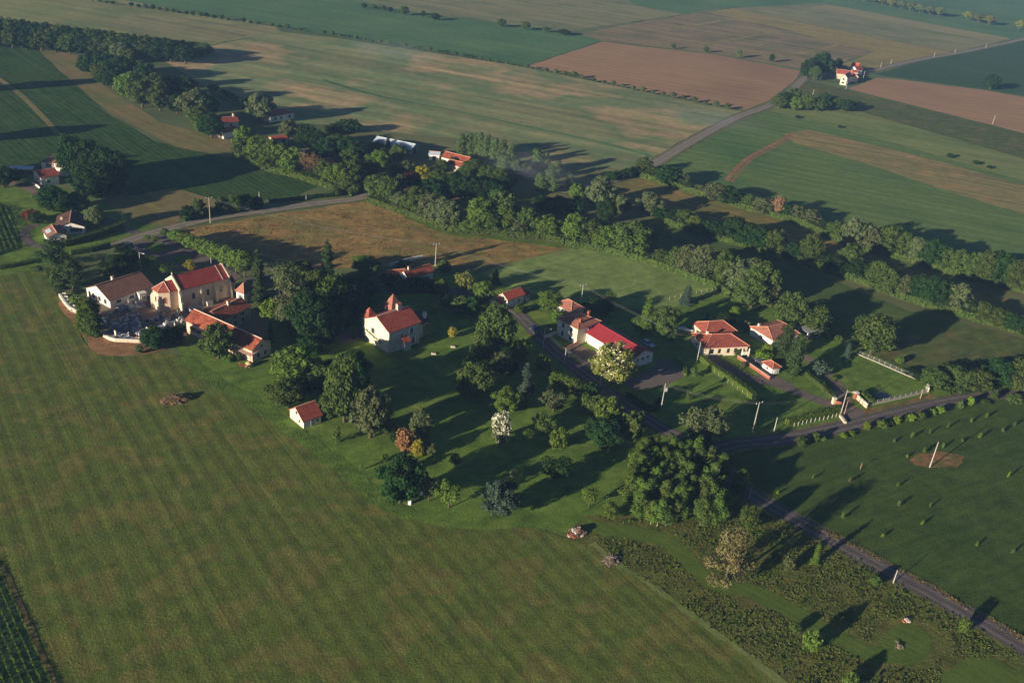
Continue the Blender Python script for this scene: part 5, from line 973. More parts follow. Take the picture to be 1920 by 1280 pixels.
h.door('f', 0.5, 1.4, 1.8, SHUT_W); h.win('l', 0.5, 0.9, 0.6, 0.7)
# ---- hamlet
h = House('hamlet_house', 'upper white house with red roof at the end of the copse', (418, 231), (449, 228), 3.4, 1.9, (438, 219), wall=W_WHITE, roof=T_RED)
h.win('f', 0.5, 1.6, 0.9, 1.1); h.chim(0.78, 0.5, 1.1, 0.7, 0.7, W_WHITE)
h = House('hamlet_barn', 'low white barn with red roof just below the upper white house', (419, 250), (449, 243), 2.6, 1.4, (436, 239), wall=W_WHITE, roof=T_OLD, cat='barn')
h.door('l', 0.5, 1.6, 1.9)
h = House('hamlet_house', 'wide shaded house with red hipped roof in the upper hamlet', (507, 219), (553, 211), 2.8, 1.9, (532, 203), kind='hip', wall=W_WHITE, roof=T_RED, hipin=5)
for t in (0.2, 0.45, 0.8): h.win('f', t, 0.8, 1.0, 1.2)
h.chim(0.55, 0.55, 1.3, 0.6, 0.6, W_WHITE)
h = House('metal_barn', 'long pale metal barn at the edge of the brown-green field', (698, 266), (771, 281), 2.6, 1.5, (735, 266), wall=M_GREYR, roof=M_PALE, cat='barn', ridge=M_PALE, W=8.0)
h.door('r', 0.5, 3.0, 2.4, IRON)
h = House('hamlet_farm', 'red-roofed farm building with white gable beside the poplars', (826, 294), (874, 306), 2.8, 1.6, (852, 293), wall=W_WHITE, roof=T_OLD, cat='barn', W=7.0)
h.win('f', 0.3, 0.9, 1.0, 1.0); h.door('l', 0.5, 1.6, 2.0)
h = House('farm_shed', 'pale low shed at the left end of the hamlet farm', (803, 290), (825, 292), 2.4, 0.9, (812, 285), wall=W_WHITE, roof=M_PALE, cat='shed'); h.door('f', 0.5, 1.4, 1.9, IRON)
h = House('hamlet_farm_wing', 'dark red roof in front of the hamlet farm, half hidden by trees', (838, 307), (866, 313), 2.5, 1.3, (848, 302), wall=W_GREY, roof=T_OLD, cat='barn'); h.win('f', 0.5, 0.9, 0.8, 0.8)
h = House('roadside_cottage', 'small white cottage hidden among trees at the road corner', (736, 367), (760, 364), 2.8, 1.4, (748, 356), wall=W_WHITE, roof=T_OLD, cat='cottage'); h.win('f', 0.5, 0.9, 0.8, 1.0)
h = House('grove_house', 'dark red roof glimpsed in the hedge above the maize headland', (602, 310), (628, 306), 3.0, 1.6, (615, 298), wall=W_GREY, roof=T_RED); h.win('f', 0.5, 0.9, 0.8, 1.0)
h = House('orange_shed', 'low open shed with orange roof in the upper hamlet', (512, 263), (541, 259), 2.3, 0.9, (526, 255.5), wall=W_GREY, roof=T_BRIGHT, cat='shed'); h.door('f', 0.7, 2.0, 1.9, IRON)
# ---- far farm
h = House('far_farmhouse', 'white gabled farmhouse facing the camera at the far farm', (1576, 145), (1589.5, 147.5), 4.6, 2.2, (1583, 139.5), kind='gabley', wall=W_CREAM, roof=T_RED, W=13)
h.win('f', 0.45, 3.0, 1.2, 1.4); h.win('f', 0.45, 0.8, 1.6, 1.2); h.win('r', 0.4, 1.0, 1.2, 1.4)
h = House('far_barn', 'long red-roofed barn behind the far white farmhouse', (1566, 135), (1594, 138), 3.6, 2.2, (1580, 131), wall=W_PINK, roof=T_RED, cat='barn'); h.door('f', 0.2, 3.0, 2.6, IRON)
h = House('far_house', 'highest red-roofed house of the far farm', (1595, 123), (1608, 126), 4.0, 2.0, (1603, 118), wall=W_CREAM, roof=T_BRIGHT); h.win('f', 0.5, 1.2, 1.2, 1.3)
h = House('far_shed', 'small red-roofed shed at the left of the far farm group', (1577, 125), (1588, 126.5), 2.6, 1.4, (1582, 122), wall=W_PINK, roof=T_RED, cat='shed'); h.door('f', 0.5, 1.4, 2.0)
h = House('far_house', 'white house with red roof at the right end of the far farm', (1606, 131), (1619, 130), 3.6, 1.8, (1613, 125.5), wall=W_WHITE, roof=T_RED); h.win('f', 0.5, 1.0, 1.2, 1.3)
h = House('far_annex', 'low white annex in the middle of the far farm', (1594, 133), (1606, 134), 2.8, 1.3, (1600, 130), wall=W_WHITE, roof=T_RED, cat='shed'); h.win('f', 0.5, 0.9, 1.0, 1.0)
h = House('far_annex', 'lower gabled annex beside the far white farmhouse', (1591, 140), (1603, 141), 3.2, 1.8, (1597, 135.5), kind='gabley', wall=W_CREAM, roof=T_RED, W=8, cat='shed'); h.win('f', 0.5, 1.0, 1.0, 1.0)
h = House('far_shed', 'grey shed under the dark trees left of the far farm', (1530, 141), (1541, 143), 2.4, 1.2, (1536, 138), wall=W_GREY, roof=T_BROWN, cat='shed'); h.door('f', 0.5, 1.2, 1.8)
# ================================================================ SMALLER THINGS
re_ = random.Random(21)
CH_RZ = CH.rotation_euler.z
# ---- graves
MARB_G = plain('granite_grey', (136, 140, 152), 0.35, 0.5, 0.15); MARB_D = plain('granite_dark', (70, 74, 86), 0.3, 0.5, 0.15); MARB_W = plain('stone_white', (214, 208, 198), 0.7, 0.3, 0.12)
MARB_P = plain('granite_pink', (168, 138, 128), 0.4, 0.5, 0.12); FLOW = plain('flowers', (178, 74, 78), 0.8, 0.2, 0.4, sc=9)
gr = [(915,320,1),(1035,325,0),(1105,315,1),(1090,275,2),(1175,262,2),(1225,248,1),(850,360,0),(705,500,1),(700,430,2),(640,470,0),(880,500,2),(935,480,0),(960,550,1),(1005,560,1),(1005,440,0),(1130,410,1),(1170,440,3),(1060,510,0),(1115,510,1),(1150,575,1),(1190,500,2),(1255,530,0),(1270,480,0),(1350,460,3),(1405,462,1),(1440,480,0),(1500,430,0),(1560,445,2),(1625,420,0),(1680,400,2),(1490,560,1),(1600,520,1),(1670,500,1),(1740,490,1),(1790,470,1),(1210,640,1),(1260,620,1),(790,640,0),(735,620,0),(840,610,0),(935,690,1),(1000,700,1),(820,690,2),(1070,715,2),(1150,720,2),(950,275,1),(1000,250,2),(985,460,2),(1640,585,2),(1730,560,2)]
grows = {}
gpts = []
for (cx_, cy_, k) in gr: gpts.append((100+cx_/7.385, 540+cy_/7.385, k))
gpts.sort(key=lambda q: (round(q[1]/9), q[0]))
rown, rowi, lasty = -1, 0, None
for (x, y, k) in gpts:
    ry = round(y/9)
    if ry != lasty: rown += 1; rowi = 0; lasty = ry
    nm = ['dark flat tomb', 'grey granite tomb', 'white upright headstone grave', 'pinkish tomb'][k]
    g_ = empty('grave', G(x, y), CH_RZ+re_.choice((0, 0, PI/2))+re_.uniform(-0.06, 0.06), f'{nm}, {ORD[rowi]} from the left in row {["one","two","three","four","five","six","seven","eight","nine","ten","eleven","twelve","thirteen"][rown]} below the church', 'grave', 'graves in the churchyard')
    rowi += 1
    slab, head = [(MARB_D, MARB_G), (MARB_G, MARB_W), (MARB_W, MARB_W), (MARB_P, MARB_P)][k]
    L_, W_ = re_.uniform(1.9, 2.3), re_.uniform(0.9, 1.5)
    MB().box(-L_/2-0.12, L_/2+0.12, -W_/2-0.12, W_/2+0.12, 0.0, 0.32).build('kerb', W_CONC, g_)
    s_ = MB().box(-L_/2, L_/2, -W_/2, W_/2, 0.31, 0.5+(0.25 if k == 1 else 0)); s_.build('slab', slab, g_)
    hh = re_.uniform(1.0, 1.5) if k != 2 else re_.uniform(1.4, 1.9); hw = W_*0.42
    if k == 2 and re_.random() < 0.6:
        MB().box(L_/2-0.2, L_/2, -0.1, 0.1, 0.4, hh+0.3).box(L_/2-0.2, L_/2, -0.4, 0.4, hh-0.3, hh-0.1).box(L_/2-0.3, L_/2+0.1, -0.3, 0.3, 0.4, 0.8).build('cross', head, g_)
    else:
        MB().prism([(-hw, 0.4), (hw, 0.4), (hw, hh*0.8), (hw*0.6, hh), (-hw*0.6, hh), (-hw, hh*0.8)], L_/2-0.22, L_/2, 'x').build('headstone', head, g_)
    if re_.random() < 0.4: MB().tube([(L_*0.2, 0.1, 0.6), (L_*0.2, 0.1, 1.0)], [0.12, 0.28], 7).build('flower_pot', FLOW, g_)
def wall_line(name, px, h, th, mat, label, cope=None, cat='wall', z0=-0.2):
    pts = [G(*p) for p in px]; e = empty(name, pts[0], 0, label, cat); o = pts[0]
    for i in range(len(pts)-1):
        a_, b_ = pts[i]-o, pts[i+1]-o; d = (b_-a_); L_ = d.length; d.normalize(); n_ = (-d.y, d.x)
        MB().obox(a_, d, n_, -th*0.3, L_+th*0.3, -th/2-0.002*(i % 2), th/2+0.002*(i % 2), z0, h-0.003*(i % 2)).build('masonry', mat, e)
        if cope: MB().obox(a_, d, n_, -th*0.4, L_+th*0.4, -th/2-0.06, th/2+0.06, h, h+0.09+0.003*(i % 2)).build('coping', cope, e)
    return e
wall_line('graveyard_wall', [(195, 632), (206, 638), (217, 641), (240, 642), (262, 643), (280, 642)], 0.9, 0.35, STONEW, 'low curved white wall along the lower edge of the graveyard', W_WHITE)
wall_line('graveyard_wall', [(112, 556), (122, 571), (131, 581), (146, 589)], 1.0, 0.4, STONEW, 'pale wall round the small grave plot at the field corner', W_WHITE)
for i, (x, y) in enumerate([(119, 559), (123, 565), (128, 571), (133, 577), (139, 582), (136, 571), (145, 566), (150, 567), (160, 566)]):
    g_ = empty('grave', G(x, y), CH_RZ+0.9, f'{ORD[i]} pale tomb from the upper end of the small field-corner plot', 'grave', 'graves at the field corner')
    MB().box(-1.1, 1.1, -0.6, 0.6, 0.1, 0.55).build('kerb', W_CONC, g_); MB().box(-1.0, 1.0, -0.5, 0.5, 0.54, 0.72).build('slab', MARB_W if i % 2 else MARB_G, g_)
    MB().box(0.85, 1.05, -0.45, 0.45, 0.5, 1.2).build('headstone', MARB_W, g_)
tc = empty('tomb_house', CH.matrix_basis @ Vector((2.6, -3.4, 0)), CH_RZ, 'grey flat tomb vault between the church wall and the farm roof', 'tomb')
MB().box(-1.6, 1.6, -0.8, 0.8, 0, 1.5).build('vault', MARB_G, tc); MB().box(-1.75, 1.75, -0.95, 0.95, 1.5, 1.65).build('roof_slab', MARB_D, tc); MB().box(-1.68, -1.6, -0.3, 0.3, 0.2, 1.2).build('door', MARB_W, tc)

# ---- hedges
def hedge(px, wd, ht, leaf, label, dens=34, name='hedge', size=0.3):
    pts = [G(*p) for p in px]; o = pts[0]; P, N = [], []; core = MB()
    for i in range(len(pts)-1):
        a_, b_ = pts[i]-o, pts[i+1]-o; d = b_-a_; L_ = d.length; d.normalize(); n_ = Vector((-d.y, d.x, 0)); k = int(L_*dens*(ht*2+wd)/4)
        core.obox(a_, d, n_, 0, L_, -wd*0.36, wd*0.36, 0, ht*0.84)
        for _ in range(k):
            t = re_.uniform(-0.2, L_+0.2); q = re_.random()*(2*ht+wd)
            if q < ht: p, nn = -n_*(wd/2), -n_; z = q
            elif q < 2*ht: p, nn = n_*(wd/2), n_; z = q-ht
            else: p, nn = n_*(q-2*ht-wd/2), Vector((0, 0, 1)); z = ht
            w_ = a_+d*t+p*re_.uniform(0.82, 1.12); P.append((w_.x, w_.y, z*re_.uniform(0.9, 1.1)+re_.uniform(0, 0.12))); N.append(tuple(nn+Vector((0, 0, 0.25))))
    P, N = np.array(P), np.array(N); me = leaf_mesh('foliage', P, N+unit(len(P))*0.6, size)
    e = empty(name, o, 0, label, 'hedge'); link('foliage', me, LM[leaf], e); core.build('core', LM[leaf], e); return e
hedge([(1314, 676), (1340, 697), (1372, 718), (1400, 739), (1425, 760)], 1.5, 1.9, 'light', 'clipped hedge with concrete posts below the orange house drive')
hedge([(1474, 796), (1505, 788), (1540, 780), (1573, 771)], 1.5, 1.9, 'light', 'clipped hedge along the side road left of the gateway')
hedge([(1508, 702), (1525, 716), (1542, 730), (1560, 748)], 1.3, 1.5, 'oak', 'clipped hedge between the two drives')
hedge([(1612, 740), (1620, 748), (1632, 760)], 1.4, 1.9, 'light', 'rounded bright hedge just inside the white gateway wall')
hedge([(122, 462), (160, 452), (200, 440), (236, 424)], 1.8, 2.2, 'oak', 'thick hedge below the white bungalow by the road')
hedge([(132, 478), (170, 472), (205, 462)], 1.5, 1.6, 'oak', 'second hedge line behind the brown-roofed hall')
hedge([(210, 570), (240, 563), (262, 556), (286, 546)], 1.3, 1.5, 'dark', 'dark hedge between the brown-roofed hall and the graves')
hedge([(298, 635), (320, 628), (345, 618)], 2.0, 1.8, 'dark', 'dark hedge at the right end of the graveyard wall')
hedge([(0, 505), (40, 497), (80, 490)], 1.6, 1.3, 'oak', 'low hedge at the left picture edge above the hayfield')
hedge([(345, 415), (380, 407), (430, 398), (485, 388)], 2.6, 2.4, 'dark', 'overgrown hedge on the upper side of the road above the hay meadow', name='overgrown_hedge', size=0.5)
hedge([(1176, 742), (1200, 762), (1226, 772), (1238, 752)], 1.6, 1.3, 'dark', 'unclipped dark hedge between hall car park and street', size=0.4)
hedge([(1262, 676), (1284, 690), (1284, 705)], 1.0, 1.0, 'light', 'low curved hedge round the hall car park')
hedge([(505, 380), (560, 374), (640, 366), (688, 352)], 2.0, 1.1, 'dark', 'low rough hedge above the road towards the hamlet', size=0.4)
row('street_shrub', 'bush', ['dark', 'oak', 'dark'], [(722, 530, 512, 24), (735, 540, 512, 34), (752, 546, 522, 30), (772, 545, 520, 34), (790, 543, 518, 30), (808, 548, 524, 34), (826, 552, 522, 30, 'oak'), (832, 510, 488, 26, 'oak'), (758, 505, 488, 30), (838, 575, 552, 26), (862, 585, 556, 40), (884, 590, 556, 40), (900, 588, 562, 30), (811, 590, 566, 18, 'gold')], '{} shrub, counted from the left, in the dark gardens behind the manor', 'shrubs in the dark gardens behind the manor', 'shrub')
row('park_shrub', 'bush', ['dark', 'oak', 'light'], [(600, 700, 682, 32), (585, 712, 692, 28), (575, 735, 712, 30), (690, 690, 678, 20, 'oak'), (718, 800, 780, 26), (742, 830, 806, 26), (770, 880, 862, 24, 'light'), (720, 865, 850, 14, 'light'), (848, 632, 612, 16, 'gold'), (905, 700, 680, 30), (880, 690, 668, 26), (960, 700, 678, 24)], '{} shrub, counted roughly from the farm side, under the park trees', 'shrubs under the park trees', 'shrub')
row('park_tree', 'oak', ['dark', 'oak'], [(600, 726, 682, 50, 'oak'), (662, 728, 684, 46, 'dark'), (582, 664, 630, 46, 'dark', 'row'), (605, 648, 600, 46, 'dark'), (600, 600, 530, 56, 'conifer', 'cedar'), (560, 590, 520, 50, 'dark'), (665, 575, 520, 50, 'dark'), (690, 560, 525, 40, 'dark'), (596, 565, 505, 46)], '{} dark infilling tree of the park grove between farm and manor', 'infilling trees of the park grove')
tree('bank_tree', 'oak', 'dark', 290, 655, 612, 42, 'dark round tree over the right part of the graveyard wall'); tree('bank_tree', 'oak', 'oak', 410, 672, 606, 52, 'leafy tree standing in front of the long farmhouse wall')
tree('bank_tree', 'row', 'dark', 325, 645, 612, 36, 'dark tree between the graveyard wall and the farmhouse'); tree('bank_tree', 'bush', 'grey', 262, 662, 645, 16, 'pale shrub on the bare earth bank below the graveyard')
row('bank_bush', 'bush', ['light', 'oak'], [(428, 678, 660, 22), (392, 664, 648, 18), (376, 655, 640, 18), (447, 676, 662, 16)], '{} bush from the right at the foot of the farmhouse wall', 'bushes at the farmhouse wall', 'shrub')
row('roadside_thicket', 'row', ['dark', 'oak'], [(352, 412, 385, 26), (372, 409, 372, 26), (418, 400, 368, 24), (440, 398, 362, 28), (462, 394, 362, 28), (482, 391, 368, 22)], '{} tree from the left in the thicket above the road and power pole', 'thicket above the upper road')

for px_, lb in (([(1200, 330), (1290, 358), (1400, 392), (1500, 418), (1600, 463), (1700, 487), (1800, 517), (1960, 556)], 'tangled undergrowth below the outermost hedgerow'),
    ([(1250, 418), (1330, 444), (1420, 467), (1500, 492), (1600, 524), (1700, 561), (1800, 590), (1960, 636)], 'tangled undergrowth below the hedgerow beside the dry strip'),
    ([(1060, 458), (1130, 468), (1200, 487), (1280, 514), (1350, 540), (1400, 572)], 'tangled undergrowth below the hedgerow above the green meadow'),
    ([(695, 378), (760, 400), (840, 430), (900, 437), (1020, 446), (1060, 456)], 'tangled undergrowth below the treeline above the hay meadow'),
    ([(445, 292), (500, 318), (560, 332), (620, 352), (665, 366)], 'tangled undergrowth of the hedge beside the maize headland')):
    hedge(px_, 5.0, 2.6, 'oak', lb, 16, 'tangled_hedge', 0.62)
# ---- fences
POSTG = plain('post_concrete', (150, 145, 134), 0.9, 0.1, 0.15)
def post_fence(name, px, n, h, label, mat=W_CONC, base=None, rails=0):
    pts = [G(*p) for p in px]; e = empty(name, pts[0], 0, label, 'fence'); o = pts[0]
    tot = sum((pts[i+1]-pts[i]).length for i in range(len(pts)-1)); me = MB().box(-0.055, 0.055, -0.055, 0.055, -0.2, h).mesh('post')
    acc = 0.0; seg = 0; k = 0
    for q in range(n):
        t = tot*q/(n-1); s_ = 0.0
        for i in range(len(pts)-1):
            L_ = (pts[i+1]-pts[i]).length
            if t <= s_+L_+1e-6: break
            s_ += L_
        w_ = pts[i].lerp(pts[i+1], (t-s_)/L_)-o; link('post', me, mat, e, w_)
    for i in range(len(pts)-1):
        a_, b_ = pts[i]-o, pts[i+1]-o; d = b_-a_; L_ = d.length; d.normalize(); n_ = (-d.y, d.x)
        if base: MB().obox(a_, d, n_, 0, L_, -0.12, 0.12, -0.2, base).build('base_wall', mat, e)
        for r_ in range(rails):
            z = (base or 0.2)+(h-(base or 0.2))*(r_+1)/(rails+0.15); MB().obox(a_, d, n_, 0, L_, -0.018, 0.018, z-0.02, z+0.02).build('rail', M_GREYR, e)
    return e
post_fence('garden_fence', [(1606, 664), (1640, 678), (1690, 700), (1733, 718)], 13, 1.35, 'pale concrete post fence along the upper side of the fenced lawn', POSTG, 0.35, 3)
post_fence('garden_fence', [(1622, 762), (1660, 754), (1700, 745), (1736, 736)], 12, 1.3, 'low wall with railing along the side road', POSTG, 0.6, 3)
wall_line('garden_wall', [(1733, 716), (1737, 724), (1738, 735)], 1.3, 0.6, STONEW, 'pale stone wall end at the right corner of the fenced lawn', W_WHITE)
wall_line('gateway_wall', [(1606, 748), (1613, 755), (1624, 765)], 1.3, 0.3, W_PINK, 'pinkish white curved wall right of the garden gateway', W_WHITE)
post_fence('hedge_fence', [(1318, 681), (1340, 701), (1372, 724), (1400, 744), (1418, 758)], 13, 1.2, 'row of concrete posts along the hedge below the drive', POSTG)
post_fence('hedge_fence', [(1488, 800), (1520, 792), (1560, 784), (1574, 780)], 12, 1.2, 'row of concrete posts along the hedge by the side road', W_CONC)
post_fence('meadow_fence', [(1255, 562), (1300, 552), (1335, 545)], 9, 1.0, 'thin posts at the top corner of the green meadow', POSTG)
def pillar(x, y, h, w, mat, label):
    e = empty('gate_pillar', G(x, y), 0.4, label, 'pillar'); MB().box(-w/2, w/2, -w/2, w/2, -0.2, h).build('shaft', mat, e); MB().box(-w/2-0.1, w/2+0.1, -w/2-0.1, w/2+0.1, h, h+0.14).build('cap', W_WHITE, e)
pillar(1603, 747, 1.8, 0.9, BRICK, 'brick gate pillar right of the gateway'); pillar(1562, 757, 1.7, 0.8, W_PINK, 'cream gate pillar left of the gateway'); pillar(1067, 670, 1.5, 0.6, W_GREY, 'grey gate pillar in front of the red hall forecourt')
wall_line('gate_wall', [(1564, 757), (1570, 758), (1576, 760)], 1.0, 0.3, BRICK, 'short red wall beside the cream gate pillar')
wall_line('rockery_wall', [(1575, 782), (1580, 788), (1584, 794)], 0.7, 0.6, STONEW, 'small pale stone edging at the gateway mouth')
wall_line('brick_ramp_wall', [(1383, 672), (1400, 683), (1420, 697), (1442, 712)], 0.9, 0.3, BRICK, 'red brick wall running down beside the parked car', W_PINK)
wall_line('white_field_wall', [(732, 500), (760, 491), (792, 484)], 0.9, 0.4, W_WHITE, 'white wall behind the shaded street house', W_WHITE)
wall_line('forecourt_wall', [(1020, 636), (1040, 628), (1056, 622)], 0.9, 0.25, W_GREY, 'low grey wall between street and villa garden', W_WHITE)
wall_line('forecourt_wall', [(1060, 660), (1068, 655), (1084, 648)], 1.2, 0.4, W_PINK, 'pinkish wall at the entrance of the red hall', BRICK)

# ---- poles and lines
POLE_C = plain('concrete_pole', (176, 170, 158), 0.8, 0.2, 0.1); POLE_W = plain('wooden_pole', (150, 132, 110), 0.9, 0.1, 0.2); STEEL = plain('galvanised', (160, 162, 164), 0.4, 0.5, metal=0.4)
def pole(x, y, yt, label, arm=0, lamp=False, mat=None, r=0.115, box=False):
    g_ = G(x, y); h = HT(x, y, yt); e = empty('utility_pole', g_, 0, label, 'pole')
    MB().tube([(0, 0, -0.3), (0, 0, h)], [r*1.25, r*0.7], 8).build('shaft', mat or POLE_C, e)
    if arm:
        MB().obox((0, 0), (math.cos(0.6), math.sin(0.6)), (-math.sin(0.6), math.cos(0.6)), -1.1, 1.1, -0.06, 0.06, h-0.35, h-0.22).build('crossarm', STEEL, e)
        for q in (-1.0, 0, 1.0): MB().tube([(math.cos(0.6)*q, math.sin(0.6)*q, h-0.22), (math.cos(0.6)*q, math.sin(0.6)*q, h+0.05)], 0.06, 6).build('insulator', SHUT_W, e)
    if lamp:
        MB().tube([(0, 0, h-0.5), (0.7, -0.2, h-0.25), (1.2, -0.35, h-0.25)], 0.04, 5).build('lamp_arm', STEEL, e); MB().box(1.1, 1.7, -0.55, -0.3, h-0.32, h-0.18).build('lamp_head', SHUT_W, e)
    if box: MB().box(-0.1, 0.65, -0.35, 0.35, h-2.0, h-1.0).build('transformer', M_GREYR, e)
    return (g_.x, g_.y, h)
Q = {}
Q['a'] = pole(1410.5, 811, 754, 'tall pole with crossarms in the lawn left of the side road', 1)
Q['b'] = pole(1451, 809, 782, 'short pole right of the tall crossarm pole')
Q['c'] = pole(1743, 876, 828, 'tall pole in the bare red patch of the right meadow', 0, r=0.12)
Q['d'] = pole(394.3, 418, 370, 'tall pole with crossarm beside the upper road', 1)
pole(1674.3, 1093, 1068, 'white post at the edge of the main road', r=0.1)
Q['e'] = pole(1306.6, 678, 641, 'pale pole at the left end of the clipped hedge')
Q['f'] = pole(1576.8, 774, 731, 'leaning lamp pole at the garden gateway', 0, True); pole(1582, 779, 750, 'thin grey pole beside the gateway lamp pole', mat=POLE_W, r=0.1)
Q['g'] = pole(229, 417, 391, 'lamp pole at the junction by the white bungalow', 0, True); Q['h'] = pole(246, 415, 397, 'pale post right of the junction lamp pole')
pole(298.7, 409, 401, 'short post on the verge above the upper road'); pole(486, 369, 360, 'short post at the maize edge above the thicket'); pole(574, 376, 366, 'post beside the road near the hamlet hedge')
Q['i'] = pole(264, 506, 472, 'lamp pole in the car park behind the hall', 0, True); pole(396, 497, 479, 'pole between the plane avenue and the church roof', 0, True)
Q['j'] = pole(816, 499, 457, 'tall crossarm pole behind the shaded street house', 1); pole(865, 563, 555, 'short post by the street near the yellowish tree')
Q['k'] = pole(904, 573, 550, 'pole with lamp left of the white outbuilding', 0, True); Q['l'] = pole(1018, 652, 613, 'lamp pole on the street before the villa', 0, True)
Q['m'] = pole(1058, 683, 653, 'pole on the street before the red hall forecourt'); Q['n'] = pole(1125, 724, 691, 'lamp pole in front of the blossoming tree', 0, True)
Q['o'] = pole(1089, 570, 534, 'crossarm pole in the meadow behind the hip-roofed house', 1); Q['p'] = pole(1239, 768, 719, 'transformer pole below the hall car park', 0, False, box=True)
pole(1815, 705, 686, 'lamp pole in the thicket right of the fenced lawn', 0, True); pole(1725, 748, 729, 'wooden pole outside the fenced lawn corner', mat=POLE_W, r=0.12)
pole(1404, 936, 911, 'grey post beside the main road at the bend'); pole(1613, 879, 867, 'short stake in the right meadow', mat=POLE_W, r=0.08)
Q['q'] = pole(1586, 167, 152, 'pole before the far white farmhouse'); pole(1617, 153, 133, 'pole right of the far farm'); pole(1861, 233, 216, 'pole in the brown field at the right'); pole(1524, 178, 168, 'pole behind the copse below the far farm')
for i, (x, y, yt) in enumerate([(1630, 133, 126), (1651, 127, 117), (1670, 121, 111), (1751, 107, 98), (1790, 100, 92), (1848, 90, 82)]): pole(x, y, yt, f'{ORD[i]} roadside pole from the far farm towards the upper right')
WIRE = plain('cable', (120, 118, 114), 0.6)
def wire(a_, b_, label, k=3, sag=0.9, dz=-0.2, sp=0.5):
    a_, b_ = Vector(a_), Vector(b_); d = (b_-a_); n_ = Vector((-d.y, d.x, 0)).normalized(); e = empty('power_line', a_, 0, label, 'cable')
    for q in range(k):
        o_ = n_*((q-(k-1)/2)*sp); pts = [(d*t+o_+Vector((0, 0, dz-sag*4*t*(1-t)))) for t in [i/10 for i in range(11)]]
        MB().tube(pts, 0.012, 4).build('conductor', WIRE, e)
wire(Q['g'], Q['i'], 'cables from the junction lamp to the car park pole'); wire(Q['k'], Q['l'], 'cables over the street between outbuilding and villa'); wire(Q['l'], Q['m'], 'cables over the street before the villa'); wire(Q['m'], Q['n'], 'cables past the hall forecourt')
wire(Q['j'], Q['o'], 'power line across the meadow corner'); wire(Q['o'], Q['e'], 'power line from the meadow pole to the orange house'); wire(Q['a'], Q['f'], 'cables above the roadside hedge', 3, 1.2); wire(Q['p'], Q['a'], 'power line over the lawn to the tall crossarm pole', 3, 1.0); wire(Q['d'], Q['j'], 'power line over the hay meadow', 3, 2.0)

# ---- vehicles
TYRE = plain('tyre', (26, 26, 28), 0.9, 0.2); RIM = plain('rim', (170, 172, 176), 0.4, 0.5)
def car(x, y, rz, col, label, name='parked_car'):
    e = empty(name, G(x, y)+Vector((0, 0, 0.34)), rz, label, 'car'); paint = plain('car_paint', col, 0.25, 0.6, 0.03)
    prof = [(-2.05, 0.35), (-2.05, 0.75), (-1.9, 0.92), (-0.95, 0.98), (1.2, 0.98), (1.95, 0.85), (2.1, 0.6), (2.1, 0.35)]
    bd = MB(); n = len(prof)
    vs = [(p, sy*(0.84 if 0 < i < n-1 and q < 0.8 else 0.78), q) for sy in (-1, 1) for i, (p, q) in enumerate(prof)]
    bd.add(vs, [tuple(range(n))[::-1], tuple(range(n, 2*n))]+[(i, (i+1) % n, (i+1) % n+n, i+n) for i in range(n)]); body = bd.build('body', paint, e)
    cb = MB(); lo = [(-1.75, 0.97), (1.15, 0.97)]; hi = [(-1.2, 1.42), (0.4, 1.42)]
    cb.add([(lo[0][0], -0.76, .97), (lo[1][0], -0.76, .97), (lo[1][0], 0.76, .97), (lo[0][0], 0.76, .97), (hi[0][0], -0.62, 1.42), (hi[1][0], -0.62, 1.42), (hi[1][0], 0.62, 1.42), (hi[0][0], 0.62, 1.42)], [(0, 1, 5, 4), (1, 2, 6, 5), (2, 3, 7, 6), (3, 0, 4, 7), (4, 5, 6, 7)]); cb.build('windows', GLASS, e)
    MB().box(-1.22, 0.42, -0.63, 0.63, 1.41, 1.47).build('roof', paint, e)
    for sx in (-1.3, 1.3):
        for sy in (-0.8, 0.8):
            w_ = MB().tube([(sx, sy-0.1, 0.31), (sx, sy+0.1, 0.31)], 0.31, 12).build('wheel', TYRE, e); MB().tube([(sx, sy-0.11, 0.31), (sx, sy+0.11, 0.31)], 0.18, 10).build('rim', RIM, w_)
    for sy in (-0.6, 0.6): MB().box(2.0, 2.11, sy-0.16, sy+0.16, 0.6, 0.75).build('headlight', SHUT_W, e); MB().box(-2.07, -1.98, sy-0.14, sy+0.14, 0.68, 0.84).build('tail_light', FLOW, e)
car(1003, 623, DIR(960, 580, 1040, 660), (38, 46, 72), 'dark blue car on the street above the villa'); car(1426, 684, DIR(1400, 668, 1445, 700), (70, 72, 80), 'dark grey car on the drive beside the brick wall')
car(1213, 649, DIR(1120, 600, 1213, 650), (170, 186, 214), 'light blue car behind the red hall'); car(243, 466, DIR(232, 462, 255, 470), (48, 70, 96), 'dark blue car under trees in the car park')
car(1520, 637, DIR(1500, 632, 1522, 628), (60, 64, 74), 'dark car under the open carport')
bo = empty('boat_on_trailer', G(1279, 624), DIR(1262, 620, 1296, 626), 'white boat on a trailer left of the orange house', 'boat')
hp = [(-2.6, 0.0), (-2.6, 0.9), (-1.0, 1.0), (1.2, 0.85), (2.4, 0.3), (3.0, 0.0)]
vsb = []
for (x_, w_) in [(-2.6, .85), (-1.0, .95), (1.2, .8), (2.4, .35), (3.0, .04)]: vsb += [(x_, -w_, 1.35), (x_, 0, 0.7+max(0, x_-1.2)*0.2), (x_, w_, 1.35)]
fb = []
for i in range(4): q = 3*i; fb += [(q, q+3, q+4, q+1), (q+1, q+4, q+5, q+2), (q+2, q+5, q+3, q)]
MB().add(vsb, fb+[(0, 1, 2), (12, 14, 13)]).build('hull', plain('boat_white', (236, 236, 236), 0.35, 0.5, 0.04), bo); MB().box(-0.6, 0.7, -0.5, 0.5, 1.34, 1.8).build('cabin', SHUT_W, bo)
